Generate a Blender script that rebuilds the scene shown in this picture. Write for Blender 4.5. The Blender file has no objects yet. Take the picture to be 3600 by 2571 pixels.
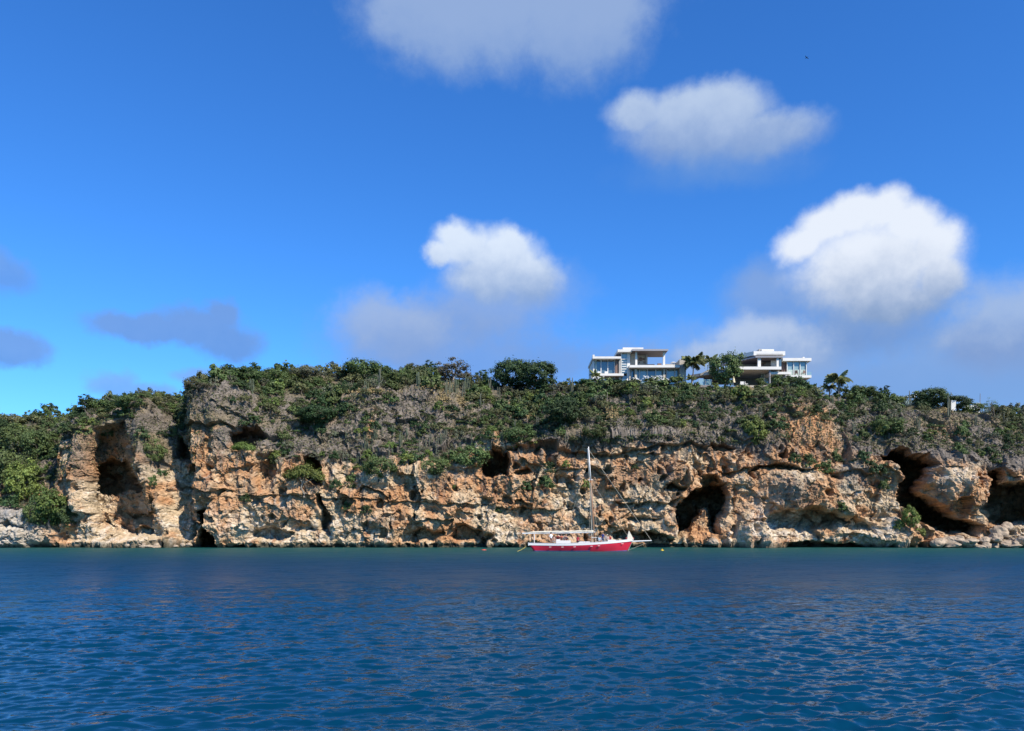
import bpy, bmesh, math, random
import numpy as np
from mathutils import Vector, Matrix

rng = np.random.default_rng(7)
random.seed(7)
R = math.radians
scn = bpy.context.scene
COL = scn.collection

# ------------------------------------------------------------------ camera, sky, sun, exposure
F, PX0, PYH, CH = 2800.0, 1800.0, 1865.0, 3.0          # focal length in photo pixels, centre column, horizon row, eye height
cam = bpy.data.cameras.new('camera'); camo = bpy.data.objects.new('camera', cam); COL.objects.link(camo)
camo.location = (0, 0, CH); camo.rotation_euler = (R(90), 0, 0)
cam.sensor_width = 36; cam.lens = 28.0; cam.shift_y = (PYH - 1285.5) / 3600.0
cam.clip_start = 0.1; cam.clip_end = 6000
scn.camera = camo
SUN_AZ, SUN_EL = 137.0, 43.0                            # clockwise from +Y
SKY_STRENGTH = 0.1

def build_world():
    w = bpy.data.worlds.new('World'); scn.world = w; w.use_nodes = True
    nt = w.node_tree; nt.nodes.clear(); L = nt.links.new
    def N(t, **k):
        n = nt.nodes.new(t)
        for a, b in k.items(): setattr(n, a, b)
        return n
    def sock(n, i, v):
        if hasattr(v, 'is_output'): L(v, n.inputs[i])
        else: n.inputs[i].default_value = v
    def M(op, a, b=0.0, c=None, clamp=False):
        n = N('ShaderNodeMath', operation=op); n.use_clamp = clamp
        sock(n, 0, a); sock(n, 1, b)
        if c is not None: sock(n, 2, c)
        return n.outputs[0]
    def V(op, a, b=None, s=None):
        n = N('ShaderNodeVectorMath', operation=op); sock(n, 0, a)
        if b is not None: sock(n, 1, b)
        if s is not None: n.inputs['Scale'].default_value = s
        return n.outputs['Value'] if op in ('LENGTH', 'DOT_PRODUCT') else n.outputs[0]
    def MR(v, a, b, c=0.0, d=1.0, smooth=True):
        n = N('ShaderNodeMapRange'); n.interpolation_type = 'SMOOTHSTEP' if smooth else 'LINEAR'
        sock(n, 0, v)
        for i, q in enumerate((a, b, c, d)): n.inputs[1 + i].default_value = q
        return n.outputs[0]
    def MIX(f, a, b):
        n = N('ShaderNodeMix'); n.data_type = 'RGBA'; n.clamp_factor = True
        sock(n, 0, f); sock(n, 6, a); sock(n, 7, b); return n.outputs[2]
    def NOISE(vec, scale, detail=4, rough=0.55):
        n = N('ShaderNodeTexNoise'); L(vec, n.inputs['Vector'])
        n.inputs['Scale'].default_value = scale; n.inputs['Detail'].default_value = detail; n.inputs['Roughness'].default_value = rough
        return n
    sky = N('ShaderNodeTexSky'); sky.sky_type = 'NISHITA'; sky.sun_disc = False
    sky.sun_elevation = R(SUN_EL); sky.sun_rotation = R(SUN_AZ)
    sky.altitude = 0; sky.air_density = 1.0; sky.dust_density = 0.0; sky.ozone_density = 4.0
    hs = N('ShaderNodeHueSaturation'); hs.inputs['Saturation'].default_value = 1.12; hs.inputs['Value'].default_value = 1.40
    L(sky.outputs[0], hs.inputs['Color'])
    tint = N('ShaderNodeMix'); tint.data_type = 'RGBA'; tint.blend_type = 'MULTIPLY'; tint.inputs[0].default_value = 1
    L(hs.outputs[0], tint.inputs[6]); tint.inputs[7].default_value = (0.38, 0.76, 1.16, 1)
    col = tint.outputs[2]
    d = N('ShaderNodeTexCoord').outputs['Generated']
    sp = N('ShaderNodeSeparateXYZ'); L(d, sp.inputs[0])
    az = M('ARCTAN2', sp.outputs[0], sp.outputs[1]); el = M('ARCSINE', sp.outputs[2])
    cb = N('ShaderNodeCombineXYZ'); L(az, cb.inputs[0]); L(el, cb.inputs[1]); A = cb.outputs[0]
    nz1 = NOISE(d, 7, 3); nz2 = NOISE(d, 26, 5, 0.6)
    w1 = V('SCALE', V('SUBTRACT', nz1.outputs['Color'], (.5, .5, .5)), s=0.02)
    w2 = V('SCALE', V('SUBTRACT', nz2.outputs['Color'], (.5, .5, .5)), s=0.026)
    A = V('ADD', V('ADD', A, w1), w2)
    fine = M('SUBTRACT', NOISE(d, 34, 6, 0.62).outputs['Fac'], 0.5)
    soft = M('SUBTRACT', NOISE(d, 11, 3, 0.5).outputs['Fac'], 0.5)
    def pol(px, py):
        return math.atan((px - PX0) / F), math.atan((PYH - py) / math.hypot(F, px - PX0))
    K = 0.78 / SKY_STRENGTH
    def cloud(blobs, e0, e1, opac, lit, shade, split, amp=0.5):
        """blobs: (px, py, rx, ry) ellipses on the sky; split: (dark below, bright above) rows of the body"""
        nonlocal col
        dens = None
        for (px, py, rx, ry) in blobs:
            a, e = pol(px, py)
            q = V('MULTIPLY', V('SUBTRACT', A, (a, e, 0)), (2800 / rx, 2800 / ry * 1.12, 0))
            v = M('SUBTRACT', 1.0, V('LENGTH', q))
            if dens is None: dens = v
            else:
                n = N('ShaderNodeMath', operation='SMOOTH_MAX'); L(dens, n.inputs[0]); L(v, n.inputs[1]); n.inputs[2].default_value = 0.12
                dens = n.outputs[0]
        dn = M('ADD', dens, M('MULTIPLY', fine, amp)); dn = M('ADD', dn, M('MULTIPLY', soft, amp * 0.7))
        alpha = M('MULTIPLY', MR(dn, e0, e1), opac)
        lo, hi = pol(blobs[0][0], split[0])[1], pol(blobs[0][0], split[1])[1]
        up = MR(M('ADD', el, M('ADD', M('MULTIPLY', soft, 0.06), M('MULTIPLY', fine, 0.05))), lo, hi)
        c = MIX(up, tuple(x * K for x in shade) + (1,), tuple(x * K for x in lit) + (1,))
        col = MIX(alpha, col, c)
    # soft generic cumulus all round the sky, thinned where the photograph places its own clouds
    zz = M('ADD', M('MAXIMUM', sp.outputs[2], 0.0), 0.18)
    dv = N('ShaderNodeCombineXYZ'); L(M('DIVIDE', sp.outputs[0], zz), dv.inputs[0]); L(M('DIVIDE', sp.outputs[1], zz), dv.inputs[1])
    g = NOISE(dv.outputs[0], 0.9, 6, 0.55).outputs['Fac']
    away = M('MAXIMUM', MR(M('ABSOLUTE', az), 0.66, 0.9), MR(el, 0.62, 0.8))
    ga = M('MULTIPLY', M('MULTIPLY', MR(g, 0.55, 0.68), away), 0.75)
    col = MIX(ga, col, (0.55 * K, 0.62 * K, 0.78 * K, 1))
    W = (0.80, 0.86, 0.97); G = (0.30, 0.39, 0.62); P = (0.30, 0.39, 0.66)
    lav = (0.36, 0.43, 0.70)
    # haze bank low on the right, then the clouds
    cloud([(3300, 1350, 900, 270), (2700, 1300, 650, 200)], -0.2, 0.7, 0.80, (0.27, 0.41, 0.70), (0.22, 0.36, 0.66), (1400, 1120), 0.5)
    cloud([(1780, 1290, 560, 170), (1500, 1220, 420, 190)], -0.2, 0.7, 0.70, (0.26, 0.39, 0.70), (0.20, 0.33, 0.65), (1350, 1050), 0.6)
    cloud([(1650, 40, 470, 220), (2020, 40, 360, 250), (1440, 20, 200, 190)], -0.12, 0.55, 0.78, (0.36, 0.49, 0.74), (0.24, 0.38, 0.68), (330, 20), 0.55)
    cloud([(2430, 460, 300, 130), (2520, 370, 150, 90), (2580, 400, 160, 110), (2690, 470, 240, 85), (2240, 400, 130, 90), (2380, 400, 150, 100)], -0.10, 0.6, 0.92, (0.52, 0.64, 0.84), (0.24, 0.37, 0.66), (600, 300), 0.32)
    cloud([(2500, 590, 330, 80)], -0.3, 0.9, 0.5, (0.20, 0.36, 0.70), (0.16, 0.33, 0.70), (650, 540), 0.5)
    cloud([(1790, 1040, 300, 160), (1690, 1110, 340, 130)], -0.2, 0.8, 0.72, (0.34, 0.46, 0.73), (0.24, 0.37, 0.67), (1200, 950), 0.5)
    cloud([(1640, 870, 140, 110), (1605, 830, 95, 75), (1760, 900, 170, 125), (1800, 850, 90, 70), (1860, 980, 140, 110), (1720, 970, 190, 110), (1545, 890, 70, 55)], -0.10, 0.58, 0.95, (0.76, 0.86, 1.0), (0.25, 0.39, 0.68), (1090, 810), 0.34)
    cloud([(1330, 1140, 200, 140), (1440, 1190, 200, 140)], -0.15, 0.7, 0.75, (0.38, 0.50, 0.75), (0.25, 0.38, 0.68), (1290, 1060), 0.5)
    cloud([(2720, 1060, 210, 150), (2690, 1000, 140, 110)], -0.15, 0.8, 0.70, (0.27, 0.40, 0.68), (0.20, 0.33, 0.63), (1180, 980), 0.5)
    cloud([(3040, 1150, 320, 110)], -0.3, 0.8, 0.78, (0.22, 0.35, 0.64), (0.18, 0.31, 0.61), (1220, 1080), 0.4)
    cloud([(3060, 950, 290, 210), (2900, 800, 120, 100), (3000, 760, 120, 95), (3100, 755, 115, 95), (3200, 800, 115, 100), (3280, 880, 105, 110), (3310, 980, 90, 110), (2820, 860, 110, 90), (3130, 1060, 230, 85)], -0.08, 0.58, 0.97, (0.84, 0.90, 1.0), (0.24, 0.36, 0.60), (1140, 820), 0.30)
    cloud([(2690, 1200, 220, 110), (2790, 1250, 180, 100), (2560, 1250, 190, 80)], -0.1, 0.6, 0.82, (0.52, 0.63, 0.84), (0.27, 0.41, 0.70), (1290, 1140), 0.45)
    cloud([(3540, 1150, 190, 190), (3450, 1190, 130, 140)], -0.15, 0.7, 0.80, (0.40, 0.52, 0.75), (0.22, 0.34, 0.63), (1260, 1060), 0.5)
    cloud([(520, 1150, 220, 60), (700, 1150, 180, 90), (800, 1210, 130, 90), (780, 1110, 70, 70)], -0.1, 0.5, 0.75, (0.19, 0.33, 0.66), (0.15, 0.29, 0.63), (1270, 1110), 0.6)
    cloud([(20, 1225, 130, 70)], -0.1, 0.5, 0.75, (0.19, 0.33, 0.66), (0.15, 0.29, 0.63), (1270, 1180), 0.6)
    cloud([(0, 960, 120, 80)], -0.1, 0.6, 0.6, (0.20, 0.35, 0.68), (0.16, 0.31, 0.66), (1000, 920), 0.6)
    cloud([(400, 1350, 90, 60), (520, 1370, 120, 40), (720, 1315, 120, 30)], -0.1, 0.6, 0.6, (0.24, 0.38, 0.72), (0.20, 0.34, 0.68), (1380, 1320), 0.6)
    bg = N('ShaderNodeBackground'); L(col, bg.inputs[0]); bg.inputs[1].default_value = SKY_STRENGTH
    L(bg.outputs[0], N('ShaderNodeOutputWorld').inputs[0])
build_world()

sl = bpy.data.lights.new('sun', 'SUN'); sl.energy = 5.0; sl.angle = R(0.53); sl.color = (1.0, 0.93, 0.82)
so = bpy.data.objects.new('sun', sl); COL.objects.link(so)
SUNV = Vector((math.sin(R(SUN_AZ)) * math.cos(R(SUN_EL)), math.cos(R(SUN_AZ)) * math.cos(R(SUN_EL)), math.sin(R(SUN_EL))))
so.rotation_euler = SUNV.to_track_quat('Z', 'Y').to_euler(); so.location = SUNV * 400
scn.view_settings.view_transform = 'Standard'; scn.view_settings.look = 'None'
scn.view_settings.exposure = 0.35; scn.view_settings.gamma = 1.0; scn.view_settings.use_curve_mapping = False
scn.cycles.max_bounces = 6; scn.cycles.diffuse_bounces = 1; scn.cycles.glossy_bounces = 3; scn.cycles.transparent_max_bounces = 4
scn.cycles.use_denoising = True

# ------------------------------------------------------------------ helpers
def P(px, py, Y):
    """where a thing seen at photo pixel (px, py) stands when it is Y metres away"""
    return Vector(((px - PX0) / F * Y, Y, CH + (PYH - py) / F * Y))

def link(o, parent=None):
    COL.objects.link(o)
    if parent is not None: o.parent = parent
    return o
def tag(o, label=None, cat=None, group=None, kind=None):
    if label: o['label'] = label
    if cat: o['category'] = cat
    if group: o['group'] = group
    if kind: o['kind'] = kind
    return o
def empty(name, loc=(0, 0, 0), rz=0.0):
    o = bpy.data.objects.new(name, None); o.location = loc; o.rotation_euler = (0, 0, rz); o.empty_display_size = 0.3
    return link(o)
def pydata(name, v, f, mats, parent=None, smooth=False, fm=None):
    me = bpy.data.meshes.new(name); me.from_pydata([tuple(p) for p in v], [], f)
    for m in (mats if isinstance(mats, (list, tuple)) else [mats]): me.materials.append(m)
    if fm is not None: me.polygons.foreach_set('material_index', fm)
    if smooth: me.polygons.foreach_set('use_smooth', [True] * len(me.polygons))
    me.update()
    return link(bpy.data.objects.new(name, me), parent)
def npmesh(name, verts, quads, mats, smooth=True):
    """fast mesh from numpy: verts (n,3), quads (m,4 or m,3)"""
    me = bpy.data.meshes.new(name); k = quads.shape[1]
    me.vertices.add(len(verts)); me.vertices.foreach_set('co', np.ascontiguousarray(verts, np.float32).ravel())
    me.loops.add(quads.size); me.loops.foreach_set('vertex_index', np.ascontiguousarray(quads, np.int32).ravel())
    me.polygons.add(len(quads)); me.polygons.foreach_set('loop_start', np.arange(0, quads.size, k, dtype=np.int32))
    me.polygons.foreach_set('use_smooth', np.full(len(quads), smooth))
    for m in mats: me.materials.append(m)
    me.update(calc_edges=True); me.validate()
    return me
def copy_tree(o, parent=None):
    c = o.copy(); COL.objects.link(c); c.parent = parent
    for ch in o.children: copy_tree(ch, c)
    return c

class MB:
    """collects boxes, prisms, tubes; build() links them as ONE mesh"""
    def __init__(s): s.v = []; s.f = []; s.m = []; s.mi = 0
    def prism(s, pts, z0, z1):
        n = len(pts); b = len(s.v)
        s.v += [(x, y, z0) for x, y in pts] + [(x, y, z1) for x, y in pts]
        fs = [tuple(b + i for i in reversed(range(n))), tuple(b + n + i for i in range(n))]
        fs += [(b + i, b + (i + 1) % n, b + n + (i + 1) % n, b + n + i) for i in range(n)]
        s.f += fs; s.m += [s.mi] * len(fs); return s
    def box(s, x0, x1, y0, y1, z0, z1): return s.prism([(x0, y0), (x1, y0), (x1, y1), (x0, y1)], z0, z1)
    def tube(s, pts, rad, n=8, cap=True):
        pts = [Vector(p) for p in pts]; rad = rad if isinstance(rad, (list, tuple)) else [rad] * len(pts)
        b = len(s.v); up = Vector((0, 0, 1))
        for i, p in enumerate(pts):
            t = (pts[min(i + 1, len(pts) - 1)] - pts[max(i - 1, 0)]).normalized()
            a = t.cross(up if abs(t.z) < 0.95 else Vector((1, 0, 0))).normalized(); c = t.cross(a)
            for k in range(n):
                w = 2 * math.pi * k / n; q = p + (a * math.cos(w) + c * math.sin(w)) * rad[i]; s.v.append(tuple(q))
        nf = 0
        for i in range(len(pts) - 1):
            for k in range(n):
                s.f.append((b + i * n + k, b + i * n + (k + 1) % n, b + (i + 1) * n + (k + 1) % n, b + (i + 1) * n + k)); nf += 1
        if cap:
            s.f.append(tuple(b + k for k in reversed(range(n)))); e = b + (len(pts) - 1) * n
            s.f.append(tuple(e + k for k in range(n))); nf += 2
        s.m += [s.mi] * nf; return s
    def build(s, name, mats, parent=None, smooth=False):
        return pydata(name, s.v, s.f, mats, parent, smooth, s.m)

# ------------------------------------------------------------------ materials
MATS = {}
def mat(name, col, rough=0.8, metal=0.0, var=0.0, vscale=4.0, bump=0.0, bscale=20.0, spec=None, coat=0.0):
    m = bpy.data.materials.new(name); m.use_nodes = True; nt = m.node_tree; b = nt.nodes['Principled BSDF']
    b.inputs['Base Color'].default_value = (*col, 1); b.inputs['Roughness'].default_value = rough; b.inputs['Metallic'].default_value = metal
    if spec is not None: b.inputs['Specular IOR Level'].default_value = spec
    if coat: b.inputs['Coat Weight'].default_value = coat
    tc = nt.nodes.new('ShaderNodeTexCoord')
    if var:
        n = nt.nodes.new('ShaderNodeTexNoise'); n.inputs['Scale'].default_value = vscale; n.inputs['Detail'].default_value = 6
        nt.links.new(tc.outputs['Object'], n.inputs['Vector'])
        mr = nt.nodes.new('ShaderNodeMapRange'); mr.inputs[1].default_value = .3; mr.inputs[2].default_value = .7
        mr.inputs[3].default_value = 1 - var; mr.inputs[4].default_value = 1 + var
        nt.links.new(n.outputs['Fac'], mr.inputs[0])
        mx = nt.nodes.new('ShaderNodeVectorMath'); mx.operation = 'SCALE'; mx.inputs[0].default_value = col
        nt.links.new(mr.outputs[0], mx.inputs['Scale']); nt.links.new(mx.outputs[0], b.inputs['Base Color'])
    if bump:
        n = nt.nodes.new('ShaderNodeTexNoise'); n.inputs['Scale'].default_value = bscale; n.inputs['Detail'].default_value = 5
        nt.links.new(tc.outputs['Object'], n.inputs['Vector'])
        bp = nt.nodes.new('ShaderNodeBump'); bp.inputs['Strength'].default_value = bump; bp.inputs['Distance'].default_value = .05
        nt.links.new(n.outputs['Fac'], bp.inputs['Height']); nt.links.new(bp.outputs[0], b.inputs['Normal'])
    MATS[name] = m
    return m
def leafmat(name, col, trans=0.25, var=0.45):
    m = bpy.data.materials.new(name); m.use_nodes = True; nt = m.node_tree; nt.nodes.clear(); L = nt.links.new
    oi = nt.nodes.new('ShaderNodeObjectInfo'); at = nt.nodes.new('ShaderNodeAttribute'); at.attribute_name = 'tone'
    hs = nt.nodes.new('ShaderNodeHueSaturation'); hs.inputs['Color'].default_value = (*col, 1)
    mr = nt.nodes.new('ShaderNodeMapRange'); mr.inputs[3].default_value = .478; mr.inputs[4].default_value = .515; L(oi.outputs['Random'], mr.inputs[0]); L(mr.outputs[0], hs.inputs['Hue'])
    mr2 = nt.nodes.new('ShaderNodeMapRange'); mr2.inputs[3].default_value = 1 - var; mr2.inputs[4].default_value = 1 + var; L(at.outputs['Fac'], mr2.inputs[0])
    mr3 = nt.nodes.new('ShaderNodeMapRange'); mr3.inputs[3].default_value = .75; mr3.inputs[4].default_value = 1.25
    ml = nt.nodes.new('ShaderNodeMath'); ml.operation = 'MULTIPLY'
    fr = nt.nodes.new('ShaderNodeMath'); fr.operation = 'FRACT'; m7 = nt.nodes.new('ShaderNodeMath'); m7.operation = 'MULTIPLY'; m7.inputs[1].default_value = 7.31
    L(oi.outputs['Random'], m7.inputs[0]); L(m7.outputs[0], fr.inputs[0]); L(fr.outputs[0], mr3.inputs[0])
    L(mr2.outputs[0], ml.inputs[0]); L(mr3.outputs[0], ml.inputs[1]); L(ml.outputs[0], hs.inputs['Value'])
    pb = nt.nodes.new('ShaderNodeBsdfPrincipled'); pb.inputs['Roughness'].default_value = .55; pb.inputs['Specular IOR Level'].default_value = .3
    L(hs.outputs[0], pb.inputs['Base Color'])
    tr = nt.nodes.new('ShaderNodeBsdfTranslucent'); L(hs.outputs[0], tr.inputs[0])
    mx = nt.nodes.new('ShaderNodeMixShader'); mx.inputs[0].default_value = trans
    L(pb.outputs[0], mx.inputs[1]); L(tr.outputs[0], mx.inputs[2])
    L(mx.outputs[0], nt.nodes.new('ShaderNodeOutputMaterial').inputs[0])
    MATS[name] = m
    return m

mat('white_paint', (.70, .68, .64), .5, var=.03)
mat('white_render', (.70, .67, .61), .8, var=.06, vscale=.8)
mat('beige_render', (.52, .46, .37), .85, var=.1, vscale=1.2)
mat('grey_render', (.36, .34, .31), .85, var=.1, vscale=1.0)
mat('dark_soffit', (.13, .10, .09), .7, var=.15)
mat('grey_metal', (.30, .29, .30), .5, var=.05)
mat('brown_panel', (.20, .12, .09), .7, var=.2, vscale=2)
mat('stone_tile', (.45, .40, .33), .85, var=.2, vscale=5)
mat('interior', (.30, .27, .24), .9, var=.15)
mat('curtain', (.42, .50, .44), .9, var=.12, vscale=3)
mat('wood_grey', (.22, .19, .17), .8, var=.2, vscale=6)
mat('thatch', (.25, .24, .21), .95, var=.25, vscale=5, bump=.5)
mat('cream_canvas', (.72, .64, .46), .85, var=.08, vscale=3)
mat('sail_canvas', (.62, .56, .43), .85, var=.1, vscale=3, bump=.3, bscale=6)
mat('hull_red', (.74, .025, .060), .30, var=.08, vscale=.8, coat=.3)
mat('hull_dark', (.04, .03, .04), .4)
mat('boot_blue', (.05, .18, .40), .4)
mat('rope', (.45, .40, .30), .9)
mat('rope_yellow', (.50, .38, .08), .9)
mat('spar_brown', (.20, .085, .035), .45, var=.2, vscale=3)
mat('deck_wood', (.35, .25, .16), .7, var=.15, vscale=5)
mat('red_wood', (.35, .03, .03), .5)
mat('bark', (.12, .10, .08), .95, var=.3, vscale=6, bump=.5)
mat('bark_pale', (.24, .21, .17), .95, var=.25, vscale=6, bump=.4)
mat('cactus', (.085, .105, .06), .75, var=.25, vscale=2)
mat('cactus_grey', (.11, .115, .075), .8, var=.25, vscale=2)
mat('agave', (.38, .46, .42), .6, var=.12)
mat('flower_white', (.78, .76, .70), .7)
mat('dry_grass', (.26, .19, .085), .9, var=.25)
mat('skin', (.35, .19, .12), .6); mat('skin_dark', (.10, .05, .035), .6)
mat('hair', (.03, .02, .015), .7)
mat('buoy_yellow', (.75, .48, .02), .4); mat('buoy_red', (.70, .10, .05), .5)
mat('bird_black', (.012, .014, .02), .8)
mat('boulder_rock', (.36, .275, .19), .9, var=.35, vscale=1.3, bump=.8, bscale=4)
leafmat('leaf_dark', (.055, .095, .034)); leafmat('leaf_mid', (.098, .140, .044)); leafmat('leaf_bright', (.145, .19, .045))
leafmat('leaf_olive', (.135, .145, .060)); leafmat('leaf_grey', (.15, .16, .095)); leafmat('leaf_brown', (.115, .105, .060)); leafmat('leaf_palm', (.25, .27, .11)); leafmat('leaf_pale', (.16, .24, .12))

def glassmat(name, col, rough=.05):
    m = mat(name, col, rough); b = m.node_tree.nodes['Principled BSDF']; b.inputs['IOR'].default_value = 1.6; b.inputs['Specular IOR Level'].default_value = .9
    return m
glassmat('glass_dark', (.085, .125, .135)); glassmat('glass_pale', (.24, .33, .31), .1)
m = glassmat('glass_clear', (.30, .45, .42), .08); m.node_tree.nodes['Principled BSDF'].inputs['Transmission Weight'].default_value = 0.0
m.node_tree.nodes['Principled BSDF'].inputs['Alpha'].default_value = 0.45

# ------------------------------------------------------------------ noise
_perm = rng.permutation(256); _perm = np.concatenate([_perm, _perm]).astype(np.int32)
_g3 = np.array([[1,1,0],[-1,1,0],[1,-1,0],[-1,-1,0],[1,0,1],[-1,0,1],[1,0,-1],[-1,0,-1],[0,1,1],[0,-1,1],[0,1,-1],[0,-1,-1],[1,1,0],[-1,1,0],[0,-1,1],[0,-1,-1]], np.float32)
def perlin(x, y, z):
    xi = np.floor(x).astype(np.int32); yi = np.floor(y).astype(np.int32); zi = np.floor(z).astype(np.int32)
    xf = (x - xi).astype(np.float32); yf = (y - yi).astype(np.float32); zf = (z - zi).astype(np.float32)
    xi &= 255; yi &= 255; zi &= 255
    fd = lambda t: t * t * t * (t * (t * 6 - 15) + 10)
    u, v, w = fd(xf), fd(yf), fd(zf)
    def c(dx, dy, dz):
        h = _perm[_perm[_perm[(xi + dx) & 255] + ((yi + dy) & 255)] + ((zi + dz) & 255)] & 15
        g = _g3[h]
        return g[..., 0] * (xf - dx) + g[..., 1] * (yf - dy) + g[..., 2] * (zf - dz)
    lerp = lambda a, b, t: a + (b - a) * t
    return lerp(lerp(lerp(c(0,0,0), c(1,0,0), u), lerp(c(0,1,0), c(1,1,0), u), v),
                lerp(lerp(c(0,0,1), c(1,0,1), u), lerp(c(0,1,1), c(1,1,1), u), v), w)
def fbm(x, y, z, o=4, gain=.5, ridged=False):
    a, s, t = 1.0, 0.0, 0.0
    for i in range(o):
        n = perlin(x + 17.3 * i, y + 5.1 * i, z + 9.7 * i)
        if ridged: n = 1 - 2 * np.abs(n)
        s = s + a * n; t += a; a *= gain; x, y, z = x * 2.03, y * 2.03, z * 2.03
    return s / t
def worley2(x, z, seed=0, keep=1.0):
    """distance to nearest cell point and that cell's random value"""
    xi = np.floor(x).astype(np.int64); zi = np.floor(z).astype(np.int64)
    best = np.full(x.shape, 9.0, np.float32); rv = np.zeros(x.shape, np.float32)
    for dx in (-1, 0, 1):
        for dz in (-1, 0, 1):
            cx, cz = xi + dx, zi + dz
            h = (cx * 73856093 ^ cz * 19349663 ^ (seed * 83492791)) & 0xffffff
            h = (h * 1103515245 + 12345) & 0x7fffffff
            a = (h & 1023) / 1023.0; b = ((h >> 10) & 1023) / 1023.0; r = ((h >> 20) & 1023) / 1023.0
            d = np.hypot(cx + a - x, cz + b - z).astype(np.float32)
            m = d < best; best[m] = d[m]; rv[m] = r[m]
    return best, rv
def facets(x, z, seed):
    """angular fracture blocks: every cell is a tilted plane of its own"""
    xi = np.floor(x).astype(np.int64); zi = np.floor(z).astype(np.int64)
    best = np.full(x.shape, 9.0, np.float32); out = np.zeros(x.shape, np.float32)
    for dx in (-1, 0, 1):
        for dz in (-1, 0, 1):
            cx, cz = xi + dx, zi + dz
            h = (cx * 73856093 ^ cz * 19349663 ^ (seed * 83492791)) & 0xffffff
            h = (h * 1103515245 + 12345) & 0x7fffffff; g = (h * 69069 + 1234567) & 0x7fffffff
            ax, az = cx + (h & 1023) / 1023.0 - x, cz + ((h >> 10) & 1023) / 1023.0 - z
            d = np.hypot(ax, az).astype(np.float32); m = d < best
            val = ((h >> 20) & 1023) / 1023.0 - .5 + ax * (((g >> 4) & 1023) / 1023.0 - .5) * 1.3 + az * (((g >> 15) & 1023) / 1023.0 - .35) * 1.3
            best[m] = d[m]; out[m] = val[m]
    return out
def sstep(a, b, t):
    t = np.clip((t - a) / (b - a), 0, 1); return t * t * (3 - 2 * t)

# ------------------------------------------------------------------ the cliff
# key columns: photo column -> (row, distance) of: lip of the lower face, foot of the upper face, crest, slope, plateau edge
KEYC = {
 -600: [(1830,142),(1800,148),(1700,155),(1560,163),(1500,172)],
 -200: [(1800,139),(1775,145),(1640,152),(1520,160),(1470,170)],
    0: [(1805,138.5),(1780,145),(1640,152),(1515,160),(1462,170)],
  120: [(1815,138.5),(1795,144.5),(1640,150.5),(1505,158),(1455,168)],
  175: [(1800,140),(1700,142.5),(1505,145),(1455,152),(1430,163)],
  230: [(1720,140.5),(1640,141),(1475,143.5),(1440,151),(1420,162)],
  330: [(1700,141),(1600,141),(1470,142.5),(1435,150),(1410,161)],
  450: [(1700,140),(1600,140),(1437,141.5),(1425,150),(1405,161)],
  520: [(1710,141),(1600,141.5),(1480,145),(1440,153),(1408,162)],
  590: [(1700,143),(1630,144.5),(1530,147),(1450,153),(1405,163)],
  640: [(1720,145),(1600,144.5),(1480,143),(1400,150),(1370,160)],
  666: [(1720,144),(1560,141.5),(1385,139.5),(1365,143),(1345,156)],
  692: [(1720,138.4),(1540,138),(1378,138.8),(1358,142),(1335,156)],
  720: [(1720,138),(1540,137.6),(1372,138.5),(1352,142),(1325,156)],
  800: [(1720,138),(1540,138),(1362,139),(1340,148),(1312,160)],
  880: [(1730,138.5),(1550,139.5),(1430,142.5),(1360,152),(1310,163)],
 1050: [(1650,139),(1575,142.5),(1460,147),(1370,155),(1310,166)],
 1250: [(1665,139.2),(1565,144.5),(1395,148.5),(1355,157),(1312,167)],
 1450: [(1665,139.5),(1570,145.5),(1372,151),(1350,158),(1318,168)],
 1650: [(1640,140),(1545,144.5),(1440,150),(1385,158),(1345,168)],
 1850: [(1600,140.5),(1560,143),(1480,148),(1420,156),(1365,166)],
 2050: [(1592,141.2),(1550,141.2),(1440,147),(1385,153),(1352,161)],
 2250: [(1580,141.5),(1540,141.5),(1420,147),(1378,152),(1350,158)],
 2450: [(1590,141),(1540,141.5),(1425,147),(1390,151),(1366,156)],
 2650: [(1590,141.2),(1540,141.8),(1420,147),(1388,151),(1362,155.5)],
 2850: [(1600,140.5),(1540,142),(1400,147),(1378,150),(1362,155)],
 3050: [(1610,141),(1570,143),(1450,148),(1412,154),(1390,162)],
 3250: [(1610,140.5),(1570,142.5),(1470,149),(1425,156),(1405,163)],
 3450: [(1620,140.5),(1580,143),(1475,149),(1435,156),(1425,164)],
 3650: [(1640,141),(1590,143.5),(1500,150),(1465,157),(1448,165)],
 4200: [(1660,142),(1600,145),(1520,151),(1490,158),(1470,166)]}
kx = np.array([(k - 1800) / 20.0 for k in KEYC])
X0, X1, DX = -122.0, 118.0, 0.145
NC = int((X1 - X0) / DX); xs = np.linspace(X0, X1, NC)
ROWS = [14, 176, 62, 104, 62, 44, 14, 6]
prof = []                                              # nine profile points per column: (z, Y)
one = np.ones(NC)
prof.append((-1.6 * one, 140.0 * one)); prof.append((0.35 * one, 139.6 * one))
for i in range(5):
    Yk = np.array([v[i][1] for v in KEYC.values()]); Zk = np.array([CH + (PYH - v[i][0]) / F * v[i][1] for v in KEYC.values()])
    prof.append((np.interp(xs, kx, Zk), np.interp(xs, kx, Yk)))
prof.append((prof[-1][0] + 0.6, 200 * one)); prof.append((prof[-1][0] - 4, 260 * one))
prof[0] = (prof[0][0], 0.6 * 140 + 0.4 * prof[2][1] + 0.6); prof[1] = (prof[1][0], 0.6 * 139.6 + 0.4 * prof[2][1])
zz, yy, ss = [], [], []
for k in range(8):
    n = ROWS[k]
    for j in range(n + (1 if k == 7 else 0)):
        t = j / n; zz.append(prof[k][0] * (1 - t) + prof[k + 1][0] * t); yy.append(prof[k][1] * (1 - t) + prof[k + 1][1] * t); ss.append(k + t)
Z = np.array(zz, np.float64); Y = np.array(yy, np.float64); S = np.array(ss)[:, None] * np.ones((1, NC)); NR = len(Z)
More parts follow.
